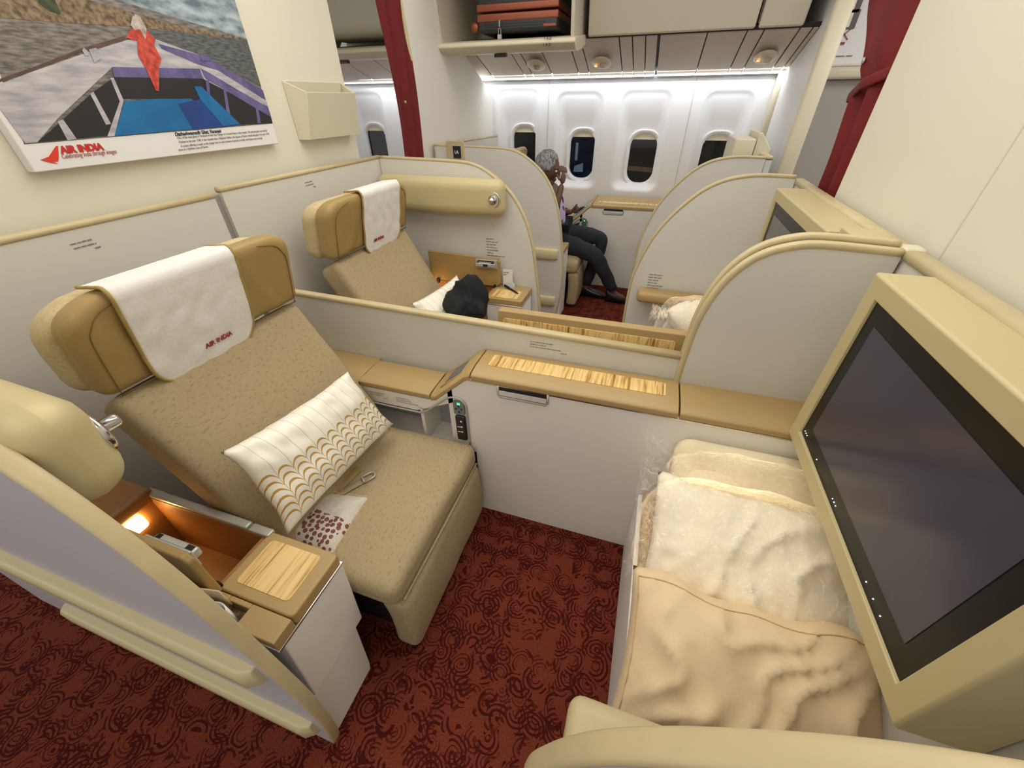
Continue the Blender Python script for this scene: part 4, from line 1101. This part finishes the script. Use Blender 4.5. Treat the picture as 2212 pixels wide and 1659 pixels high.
def wrap(label_parent, c, size, tilt, seed, twist=0, tails=()):
    """thin clear plastic around a soft thing, with crumpled tails"""
    L, Wd, T = size; bm = B()
    R = Matrix.Rotation(twist, 3, 'Z') @ Matrix.Rotation(tilt, 3, 'X')
    bmesh.ops.create_icosphere(bm, subdivisions=5, radius=1)
    for v in bm.verts:
        u = v.co.copy()
        q = Vector([math.copysign(abs(u[i])**.55, u[i]) for i in range(3)])
        p = Vector((q.x*L/2, q.y*Wd/2, q.z*T/2)); nn_ = noise.noise(q*3.1+Vector((seed, 0, 0)))*.012+abs(noise.noise(q*7+Vector((seed, 3, 0))))*.010
        v.co = Vector(c)+R@(p+p.normalized()*nn_)
    for tc_, sc in tails:
        t2 = B(); bmesh.ops.create_grid(t2, x_segments=22, y_segments=22, size=1)
        for v in t2.verts:
            a, b_ = v.co.x, v.co.y
            fan = .35+.65*(1-(a+1)/2)
            q = Vector((a*sc[0], b_*sc[1]*fan, 0))+Vector((0, noise.noise(Vector((a*2, b_*3, seed)))*.02, noise.noise(Vector((a*3+seed, b_*4, 1)))*sc[2]+abs(noise.noise(Vector((a*5, b_*6+seed, 1))))*sc[2]*.8))
            v.co = Vector(tc_)+R@q
        join(bm, t2)
    return obj('plastic_wrap', bm, M_PLAS, label_parent, smooth=True, recalc=False)
T_ = math.radians
p1 = soft('beige pillow in a plain cotton case, nearest on the footrest', 'bed_pillow', 'pillow', (.385, .445, .478), (.54, .345, .20), T_(28), M_PIL, 3.1, twist=T_(-2), wr=.015, wf=5)
hem = B()
p2 = soft('white pillow in clear plastic, second on the near footrest', 'bed_pillow', 'pillow', (.405, .715, .525), (.50, .36, .20), T_(36), M_PILW, 8.4, twist=T_(-2), wr=.012, wf=9)
wrap(p2, (.395, .712, .527), (.53, .39, .215), T_(38), 5.2, T_(-2), tails=[((.155, .73, .56), (.05, .15, .03)), ((.18, .84, .61), (.06, .07, .04))])
dvt = empty('folded_duvet', (.43, .92, .385), 'folded cream duvet in clear plastic at the far side of the near footrest', 'duvet')
for cy, cz, sx_, th, sd, lx in ((.945, .560, .44, .115, 2.2, .43), (.895, .515, .42, .10, 6.6, .44)):
    def df(s, cy=cy, cz=cz, sd=sd, lx=lx):
        R = Matrix.Rotation(T_(48), 3, 'X'); n_ = noise.noise(Vector(s)*9+Vector((sd, 0, 0)))*.012+noise.noise(Vector(s)*22+Vector((sd, 0, 0)))*.004
        q = Vector((s[0], s[1], s[2]+n_)); return Vector((lx, cy, cz))+R@q
    obj('duvet_fold', rbox(B(), (-sx_/2, -.125, -th/2), (sx_/2, .125, th/2), .045, n=22, fn=df), M_DUV, dvt, smooth=True)
wrap(dvt, (.425, .915, .545), (.46, .27, .19), T_(48), 1.7, 0, tails=[((.185, .95, .60), (.07, .10, .04))])
# far centre suite: bagged pillow on the footrest
c = at(1470, 705, 'y', 1.86)
p3 = soft('white pillow in clear plastic in the far centre suite', 'bed_pillow', 'pillow', (.40, 1.97, .585), (.46, .30, .22), T_(-50), M_PILW, 4.9, wr=.014, wf=9)
wrap(p3, (.39, 1.97, .585), (.50, .33, .235), T_(-50), 3.3, 0, tails=[((.150, 2.0, .62), (.05, .08, .04))])

# ---- scallop cushions
def throw(label, a, b_, c_, d_, T, seed, m=M_SCAL):
    """a, b_, c_, d_: corners clockwise from the upper left as seen from the front"""
    a, b_, c_, d_ = map(Vector, (a, b_, c_, d_)); n, k = 48, 30; bm = B(); uvl = bm.loops.layers.uv.new('UVMap')
    nr = (b_-a).cross(d_-a).normalized()*-1
    grid = {}
    for sgn in (1, -1):
        for j in range(k+1):
            for i in range(n+1):
                u, v = i/n, j/k; uu, vv = u*2-1, v*2-1
                e = 0 if (i in (0, n) or j in (0, k)) else ((1-abs(uu)**2.6)*(1-abs(vv)**2.6))**.5
                # pull the sides in so that the corners stay as ears
                u2 = .5+uu/2*(1-.075*(1-abs(vv)**3)); v2 = .5+vv/2*(1-.085*(1-abs(uu)**3))
                p = (a*(1-u2)+b_*u2)*v2+(d_*(1-u2)+c_*u2)*(1-v2)
                ridge = math.sin(u*math.pi*11)*.0022*sstep(.2, .9, v)
                nz = noise.noise(Vector((u*5+seed, v*5, 1)))*.008+noise.noise(Vector((u*17+seed, v*6+u*3, 1)))*.009*sstep(.45, .95, v)
                p = p+nr*(sgn*e*T/2+(nz+ridge)*(1 if sgn > 0 else .3))
                key = (sgn if e > 0 else 0, i, j)
                if key not in grid: grid[key] = bm.verts.new(p)
        for j in range(k):
            for i in range(n):
                def gv(x, y): return grid.get((sgn, x, y)) or grid[(0, x, y)]
                f = bm.faces.new([gv(i, j), gv(i+1, j), gv(i+1, j+1), gv(i, j+1)])
                for lp_, (x, y) in zip(f.loops, ((i, j), (i+1, j), (i+1, j+1), (i, j+1))): lp_[uvl].uv = (x/n, y/k)
    o = obj('throw_pillow', bm, m, None, smooth=True); tag(o, label, 'cushion'); return o
throw('white satin cushion with gold scallop lines leaning on the near seat', (-.925, .43, .815), (-.905, .895, .765), (-.82, .965, .485), (-.805, .405, .545), .115, 1.3)
g = lambda x, y, z: (x-.185, 2*YD-y, z)
throw('white satin cushion with gold scallop lines beside the black bundle, far centre seat', (-1.06, 1.58, .70), (-.98, 1.97, .72), (-.88, 1.99, .48), (-.93, 1.55, .45), .11, 4.4)

# seat belt, folded bag on the near seat
sb = empty('seat_belt', (-.84, .80, .43), 'tan seat belt with silver buckle lying on the near seat cushion', 'seat belt')
p0 = at(775, 1012, 'z', .441); p1_ = at(735, 1052, 'z', .437); p2_ = at(790, 1035, 'z', .440); p3_ = at(745, 1060, 'z', .438)
obj('webbing', sweep(B(), [p0, (p0+p1_)/2, p1_, p1_+(p1_-p0)*.8], .030, .003, side=(p1_-p0).cross(Vector((0, 0, 1))), nn=8), M_LEDGE, sb, smooth=True)
obj('webbing', sweep(B(), [p2_, (p2_+p3_)/2, p3_, p3_+(p3_-p2_)*.8], .026, .003, side=(p3_-p2_).cross(Vector((0, 0, 1))), nn=8), M_FAB, sb, smooth=True)
d = (p2_-p3_).normalized(); s_ = d.cross(Vector((0, 0, 1))); zz = Vector((0, 0, .004))
obj('buckle', tube(B(), [p2_+zz+s_*.014-d*.01, p2_+zz+s_*.014+d*.026, p2_+zz+s_*.007+d*.034, p2_+zz-s_*.007+d*.034, p2_+zz-s_*.014+d*.026, p2_+zz-s_*.014-d*.01, p2_+zz+s_*.014-d*.01], .0035, 6), M_SIL, sb, smooth=True)
bg = empty('bagged_blanket', (-.83, .58, .43), 'flat folded blanket with maroon print in clear plastic on the near seat', 'blanket')
q = [at(u, v, 'z', .452) for u, v in ((600, 1150), (705, 1056), (795, 1066), (712, 1186))]
def slab(P, z0, z1, nseg=24, seed=1, ruf=.003):
    bm = B(); top = []
    for j in range(nseg+1):
        row = []
        for i in range(nseg+1):
            u, v = i/nseg, j/nseg; p = (P[0]*(1-u)+P[1]*u)*(1-v)+(P[3]*(1-u)+P[2]*u)*v
            e = min(1, 6*min(u, 1-u, v, 1-v)); row.append(bm.verts.new((p.x, p.y, z0+(z1-z0)*e**.5+noise.noise(Vector((u*6, v*6, seed)))*ruf)))
        top.append(row)
    for j in range(nseg):
        for i in range(nseg): bm.faces.new((top[j][i], top[j][i+1], top[j+1][i+1], top[j+1][i]))
    bm.faces.new([bm.verts.new((p.x, p.y, z0)) for p in P])
    return bm
def printed():
    m, N, L, b = node_mat('blanket_print'); tc = N.new('ShaderNodeTexCoord')
    vo = N.new('ShaderNodeTexVoronoi'); vo.inputs['Scale'].default_value = 58; vo.inputs['Randomness'].default_value = .55; L.new(tc.outputs['Object'], vo.inputs['Vector'])
    sx_ = N.new('ShaderNodeSeparateXYZ'); L.new(tc.outputs['Object'], sx_.inputs[0])
    nz = N.new('ShaderNodeTexNoise'); nz.inputs['Scale'].default_value = 16; L.new(tc.outputs['Object'], nz.inputs['Vector'])
    e = math_n(N, L, 'MULTIPLY_ADD', nz.outputs['Fac'], .03, sx_.outputs['Y'])
    z = math_n(N, L, 'LESS_THAN', e, -.012)
    l = math_n(N, L, 'MULTIPLY', math_n(N, L, 'LESS_THAN', vo.outputs['Distance'], .44), z)
    mx = N.new('ShaderNodeMix'); mx.data_type = 'RGBA'; L.new(l, mx.inputs['Factor'])
    mx.inputs[6].default_value = rgb((206, 200, 192)); mx.inputs[7].default_value = rgb((112, 52, 46)); L.new(mx.outputs[2], b.inputs['Base Color']); b.inputs['Roughness'].default_value = .8
    return m
obj('blanket', slab(q, .428, .452), printed(), bg, smooth=True)
c_ = sum(q, Vector())/4; q2 = [c_+(p-c_)*1.07 for p in q]
obj('plastic_bag', slab(q2, .426, .459, seed=5, ruf=.009), M_PLAS, bg, smooth=True)

# black bundle on the far centre seat
def bundle():
    bm = B(); bmesh.ops.create_icosphere(bm, subdivisions=5, radius=1); c = Vector((-.93, 1.80, .50))
    for v in bm.verts:
        u = v.co.copy(); n_ = noise.noise(u*1.3+Vector((2, 5, 1)))*.22+(1-abs(noise.noise(Vector((u.x*1.8+u.y, u.y*1.4, u.z*.6+4)))))**5*.20-.10+.055*math.sin(math.atan2(u.y, u.x)*6+u.z*1.5+3*noise.noise(u*1.5))*(1-max(0, u.z)**2)
        s = 1+n_
        v.co = c+Vector((u.x*.125*s, u.y*.13*s, u.z*.105*s))
        dd = (Vector((u.x, u.y, 0))-Vector((.15, .1, 0))).length
        if u.z > 0: v.co.z += .075*max(0, 1-dd/.75)**1.2
        v.co.z = max(v.co.z, .43)
    return bm
c = at(1003, 650, 'y', 1.78)
bb = bundle(); cc = Vector((c.x-(-.93), c.y-1.78, 0))
for v in bb.verts: v.co += Vector((c.x+.93, 0, c.z-.53))
o = obj('garment_bundle', bb, M_BLKF, None, smooth=True); tag(o, 'crumpled black garment heaped on the far centre seat', 'garment')

# pen on the far centre table, folded card, papers in the near pocket
pa_ = at(1090, 617, 'z', .583); pb_ = at(1119, 634, 'z', .583)
pen = tube(B(), [pa_, pa_+(pb_-pa_)*.3, pa_+(pb_-pa_)*.92, pb_], [.0065, .0065, .0062, .003], 10)
tube(pen, [pa_+Vector((0, 0, .008)), pa_+(pb_-pa_)*.35+Vector((0, 0, .008))], .002, 5)
tag(obj('pen', pen, M_GUN, None, smooth=True), 'black pen lying on the wooden table lid of the far centre suite', 'pen')
FLIP = 'G'
cd = empty('menu_card', (-.74, .21, .58), 'white card standing in the pocket of the far centre console', 'card')
obj('card_sheet', prism(B(), [(-.79, .50), (-.715, .50), (-.715, .60), (-.728, .605), (-.728, .68), (-.735, .685), (-.79, .685)], 'y', .196, .200), M_WHITE, cd)
FLIP = None
obj('card_print', dashes(B(), (-.785, 2.219, .665), (1, 0, 0), (0, 0, 1), [(0, .035), (0, .02)], .014, .006, (0, -1, 0)), M_RED, cd, raw=True, recalc=False)
def sheet(label, name, pts, z0, z1, m, cat):
    bm = B(); P = smooth_path(pts, 6); a = [bm.verts.new((p.x, p.y, z0)) for p in P]; c = [bm.verts.new((p.x+.006, p.y-.004, z1+.0*p.x)) for p in P]
    for i in range(len(P)-1): bm.faces.new((a[i], a[i+1], c[i+1], c[i]))
    o = obj(name, bm, m, None, smooth=True, recalc=False, solid=.0025); tag(o, label, cat); return o
sheet('cream booklet bowed outward in the near console pocket, the one nearer the flap', 'booklet', [(-.765, .209, 0), (-.82, .199, 0), (-.89, .184, 0), (-.97, .168, 0)], .582, .655, M_PIL, 'booklet')
sheet('curved white leaflet in the near console pocket, nearer the shell', 'leaflet', [(-.735, .188, 0), (-.76, .197, 0), (-.80, .189, 0), (-.86, .176, 0)], .560, .628, M_WHITE, 'leaflet')
sheet('dark maroon card between the papers of the near console pocket', 'card', [(-.745, .184, 0), (-.785, .182, 0)], .50, .602, mat('maroon_card', (110, 44, 34), .5), 'card')

# ================================================================== PERSON by the windows
def skin(chains):
    """chains: lists of (x, y, z, r); a chain whose first point equals an earlier point joins it"""
    me = bpy.data.meshes.new('s'); V = []; Rd = []; E_ = []; idx = {}
    for ch in chains:
        prev = None
        for (x, y, z, r_) in ch:
            k = (round(x, 4), round(y, 4), round(z, 4))
            if k not in idx: idx[k] = len(V); V.append((x, y, z)); Rd.append(r_)
            if prev is not None: E_.append((prev, idx[k]))
            prev = idx[k]
    me.from_pydata(V, E_, []); o = bpy.data.objects.new('s', me); COL.objects.link(o)
    o.modifiers.new('skin', 'SKIN'); sl = me.skin_vertices[0].data
    for i, r_ in enumerate(Rd):
        rr = r_ if isinstance(r_, tuple) else (r_, r_)
        sl[i].radius = rr; sl[i].use_root = (i == 0)
    su = o.modifiers.new('sub', 'SUBSURF'); su.levels = 2
    bpy.context.view_layer.update()
    m2 = bpy.data.meshes.new_from_object(o.evaluated_get(bpy.context.evaluated_depsgraph_get()))
    bm = B(); bm.from_mesh(m2); bpy.data.objects.remove(o); bpy.data.meshes.remove(me); bpy.data.meshes.remove(m2)
    return bm
def fused(name, bm, m, parent, vox=.006):
    o = obj(name, bm, m, parent, smooth=True, recalc=False)
    r_ = o.modifiers.new('remesh', 'REMESH'); r_.mode = 'VOXEL'; r_.voxel_size = vox; r_.use_smooth_shade = True
    s_ = o.modifiers.new('soft', 'SMOOTH'); s_.factor = .5; s_.iterations = 3
    return o
def blob(bm, c, r_, rot=None, fn=None):
    t = B(); bmesh.ops.create_uvsphere(t, u_segments=28, v_segments=20, radius=1)
    for v in t.verts:
        q = Vector((v.co.x*r_[0], v.co.y*r_[1], v.co.z*r_[2]))
        if fn: q = fn(q, v.co)
        if rot: q = rot @ q
        v.co = Vector(c)+q
    return join(bm, t)
HC = Vector((-.832, 3.46, 1.080)); HR = Matrix.Rotation(math.radians(16), 3, 'Y')
def hp(x, y, z): return tuple(HC + HR @ Vector((x, y, z)))
bmh = skin([[(-.80, 3.53, .54, .10), (-.81, 3.53, .66, (.11, .14)), (-.815, 3.52, .80, (.10, .15)), (-.83, 3.50, .90, (.075, .12)), (-.83, 3.48, .97, .048), (-.82, 3.47, 1.03, .045)],
            [(-.83, 3.50, .90, .1), (-.83, 3.36, .885, .052), (-.80, 3.30, .80, .046), (-.755, 3.28, .70, .040), (-.718, 3.31, .81, .036), (-.695, 3.36, .945, .026), (-.688, 3.375, .985, .024)],
            [(-.83, 3.50, .90, .1), (-.83, 3.66, .885, .052), (-.82, 3.71, .80, .046), (-.80, 3.72, .71, .040), (-.72, 3.68, .71, .034), (-.655, 3.635, .722, .024), (-.635, 3.63, .73, .024)],
            [(-.80, 3.53, .54, .1), (-.76, 3.45, .53, .075), (-.56, 3.43, .50, .07), (-.37, 3.42, .44, .052), (-.29, 3.45, .30, .046), (-.20, 3.49, .14, .034), (-.18, 3.50, .08, .03), (-.07, 3.50, .04, .026)],
            [(-.80, 3.53, .54, .1), (-.76, 3.61, .54, .075), (-.54, 3.62, .545, .07), (-.335, 3.62, .53, .052), (-.38, 3.60, .34, .046), (-.445, 3.56, .14, .034), (-.45, 3.555, .08, .03), (-.34, 3.555, .035, .026)]])
def headfn(q, u):
    if q.x > 0 and q.z < -.02: q.y *= 1-.25*min(1, (-q.z-.02)/.09)
    if q.z < -.03 and q.x < 0: q.x *= .75
    return q
blob(bmh, HC, (.094, .073, .112), HR, headfn)
blob(bmh, hp(.052, 0, -.088), (.036, .034, .028), HR)      # chin
blob(bmh, hp(.096, 0, -.012), (.020, .012, .026), HR); blob(bmh, hp(.104, 0, -.028), (.016, .016, .012), HR)   # nose
blob(bmh, hp(.078, 0, .026), (.018, .050, .010), HR)       # brow
blob(bmh, hp(.086, 0, -.056), (.012, .024, .006), HR); blob(bmh, hp(.084, 0, -.066), (.012, .020, .006), HR)   # lips
for sg_ in (-1, 1): blob(bmh, hp(-.008, sg_*.074, -.012), (.018, .009, .030), HR)   # ears
# right hand, held to the face; fingers curl, thumb from the side of the palm
def hand(bm, wrist, palm, fd, td, side, curl, L=.066):
    w, p = Vector(wrist), Vector(palm); f = Vector(fd).normalized(); c = Vector(curl).normalized(); s_ = Vector(side).normalized()
    join(bm, skin([[(*w, .022), (*(w.lerp(p, .5)), (.018, .030)), (*p, (.016, .036)), (*(p+f*.03), (.013, .036))]]))
    for k, ln in enumerate((.92, 1.0, .95, .78)):
        b0 = p+f*.028+s_*(-.027+.018*k); a1 = b0+f*(L*.42*ln)+c*.004; a2 = a1+(f+c*.8).normalized()*(L*.34*ln); a3 = a2+(f+c*1.9).normalized()*(L*.26*ln)
        join(bm, skin([[(*b0, .0088), (*a1, .0085), (*a2, .0078), (*a3, .0066)]]))
    t0 = w.lerp(p, .45)-s_*.022; t_ = Vector(td).normalized(); t1 = t0+t_*.032; t2 = t1+(t_+f*.5).normalized()*.028
    join(bm, skin([[(*t0, .011), (*t1, .0095), (*t2, .0075)]]))
hand(bmh, (-.688, 3.375, .985), (-.684, 3.385, 1.03), (-.10, .12, 1), (-.5, .35, .5), (.75, -.1, 0), (-.55, .75, .1), L=.06)
hand(bmh, (-.635, 3.63, .73), (-.600, 3.625, .748), (.95, -.05, .15), (.35, -.1, .9), (0, .8, -.45), (.2, -.6, .5), L=.06)
pe = empty('person', (-.70, 3.53, .0), 'grey haired person in dark suit seated by the windows holding a phone', 'person', raw=True)
body = fused('body', bmh, M_SKIN, pe, .0055)
# hair, eyes
hb = B()
def hairfn(q, u):
    n_ = noise.noise(u*5)*.006+noise.noise(Vector((u.x*14, u.y*14, u.z*5)))*.004
    return q*(1+n_*8)
blob(hb, HC+HR@Vector((-.012, 0, .014)), (.097, .082, .112), HR, hairfn)
kill = []
for v in hb.verts:
    l = HR.inverted() @ (v.co-HC)
    if (l.x > .062 and l.z < .075) or (l.z < -.01 and l.x > -.01) or l.z < -.062: kill.append(v)
bmesh.ops.delete(hb, geom=kill, context='VERTS')
obj('hair', hb, M_HAIR, pe, smooth=True, recalc=False, solid=.006)
for sg_ in (-1, 1):
    eb = B(); blob(eb, hp(.080, sg_*.030, .006), (.011, .013, .011), HR); obj('eye', eb, M_WHITE, pe, smooth=True)
sb_ = skin([[(-.79, 3.53, .56, (.115, .15)), (-.79, 3.53, .66, (.135, .155)), (-.80, 3.52, .80, (.122, .165)), (-.825, 3.50, .90, (.085, .13)), (-.83, 3.485, .95, .056)]])
fused('shirt', sb_, M_SHIRT, pe, .007)
jk = skin([[(-.86, 3.53, .58, (.10, .18)), (-.87, 3.53, .70, (.115, .19)), (-.87, 3.52, .82, (.115, .19)), (-.86, 3.50, .91, (.08, .15))],
           [(-.86, 3.50, .91, .1), (-.84, 3.35, .885, .068), (-.805, 3.295, .80, .060), (-.758, 3.272, .69, .054), (-.728, 3.305, .79, .048), (-.716, 3.35, .90, .040)],
           [(-.86, 3.50, .91, .1), (-.84, 3.67, .885, .068), (-.825, 3.725, .80, .060), (-.805, 3.735, .70, .054), (-.72, 3.685, .705, .046), (-.675, 3.65, .716, .038)]])
fused('jacket', jk, M_BLKF, pe, .007)
tb = skin([[(-.79, 3.53, .535, (.13, .16)), (-.76, 3.45, .525, .092), (-.56, 3.43, .495, .086), (-.37, 3.42, .435, .068), (-.29, 3.45, .30, .062), (-.20, 3.49, .14, .055), (-.19, 3.495, .115, .052)],
           [(-.79, 3.53, .535, .1), (-.76, 3.61, .535, .092), (-.54, 3.62, .54, .086), (-.335, 3.62, .525, .068), (-.38, 3.60, .34, .062), (-.445, 3.56, .14, .055), (-.448, 3.558, .115, .052)]])
for v in tb.verts:
    v.co += Vector((noise.noise(v.co*14), noise.noise(v.co*14+Vector((4, 0, 0))), noise.noise(v.co*14+Vector((0, 7, 0)))))*.010
fused('trousers', tb, M_TRO, pe, .007)
for (a, b_) in (((-.20, 3.495, 0), (-.03, 3.50, 0)), ((-.46, 3.56, 0), (-.235, 3.55, 0))):
    shb = B(); d_ = Vector(b_)-Vector(a); Ls = d_.length; dn_ = d_.normalized(); sd_ = dn_.cross(Vector((0, 0, 1)))
    secs = []
    for k in range(13):
        t_ = k/12; wd = .036*(1-.15*math.cos(t_*6.2))*(1 if t_ < .85 else math.sqrt(max(.02, 1-((t_-.85)/.155)**2))); hh = .085*(1-t_)**1.3+.042*(1-max(0, (t_-.8)/.2)**2*.6)
        c_ = Vector(a)-dn_*.045+dn_*(Ls+.045)*t_
        secs.append([c_+sd_*wd*math.cos(q_)*(1 if k else .6)+Vector((0, 0, .002+hh*(.5+.5*math.copysign(abs(math.sin(q_))**.7, math.sin(q_))))) for q_ in [2*math.pi*i/14 for i in range(14)]])
    loft(shb, secs); obj('shoe', shb, M_SHOE, pe, smooth=True)
ph_a = Vector((-.618, 3.60, .690)); ph_b = Vector((-.493, 3.60, .800)); d_ = (ph_b-ph_a).normalized(); nn_ = d_.cross(Vector((0, 1, 0)))
phb = rbox(B(), (-.078, -.037, -.0045), (.078, .037, .0045), .004, n=2)
mid = (ph_a+ph_b)/2
for v in phb.verts: v.co = mid+d_*v.co.x+Vector((0, 1, 0))*v.co.y+nn_*v.co.z
tag(obj('phone', phb, M_PHONE, None, smooth=True), 'pale blue phone held in the hand of the seated person', 'phone')

# ---- repeats of one kind share a group
names = {}
for o in list(COL.objects):
    if o.parent is None and 'category' in o and 'group' not in o: names.setdefault(o.name.split('.')[0], []).append(o)
WORD = {'overhead_bin': 'overhead bins above the windows', 'airline_seat': 'beige airline seats', 'headrest_cloth': 'white headrest cloths', 'side_console': 'side consoles beside the seats',
        'ledge_console': 'ledge consoles between the suites', 'suite_shell': 'curved privacy shells', 'forward_side_panel': 'forward side panels', 'forward_partition': 'forward partitions',
        'low_partition': 'low partitions behind the seats', 'tv_screen': 'gold framed screens', 'footrest': 'footrests', 'bed_pillow': 'bed pillows on the footrests', 'throw_pillow': 'satin scallop cushions',
        'suitcase': 'suitcases in the open bin', 'curtain': 'red aisle curtains'}
for k, os_ in names.items():
    if len(os_) > 1 and k in WORD:
        for o in os_: o['group'] = WORD[k]
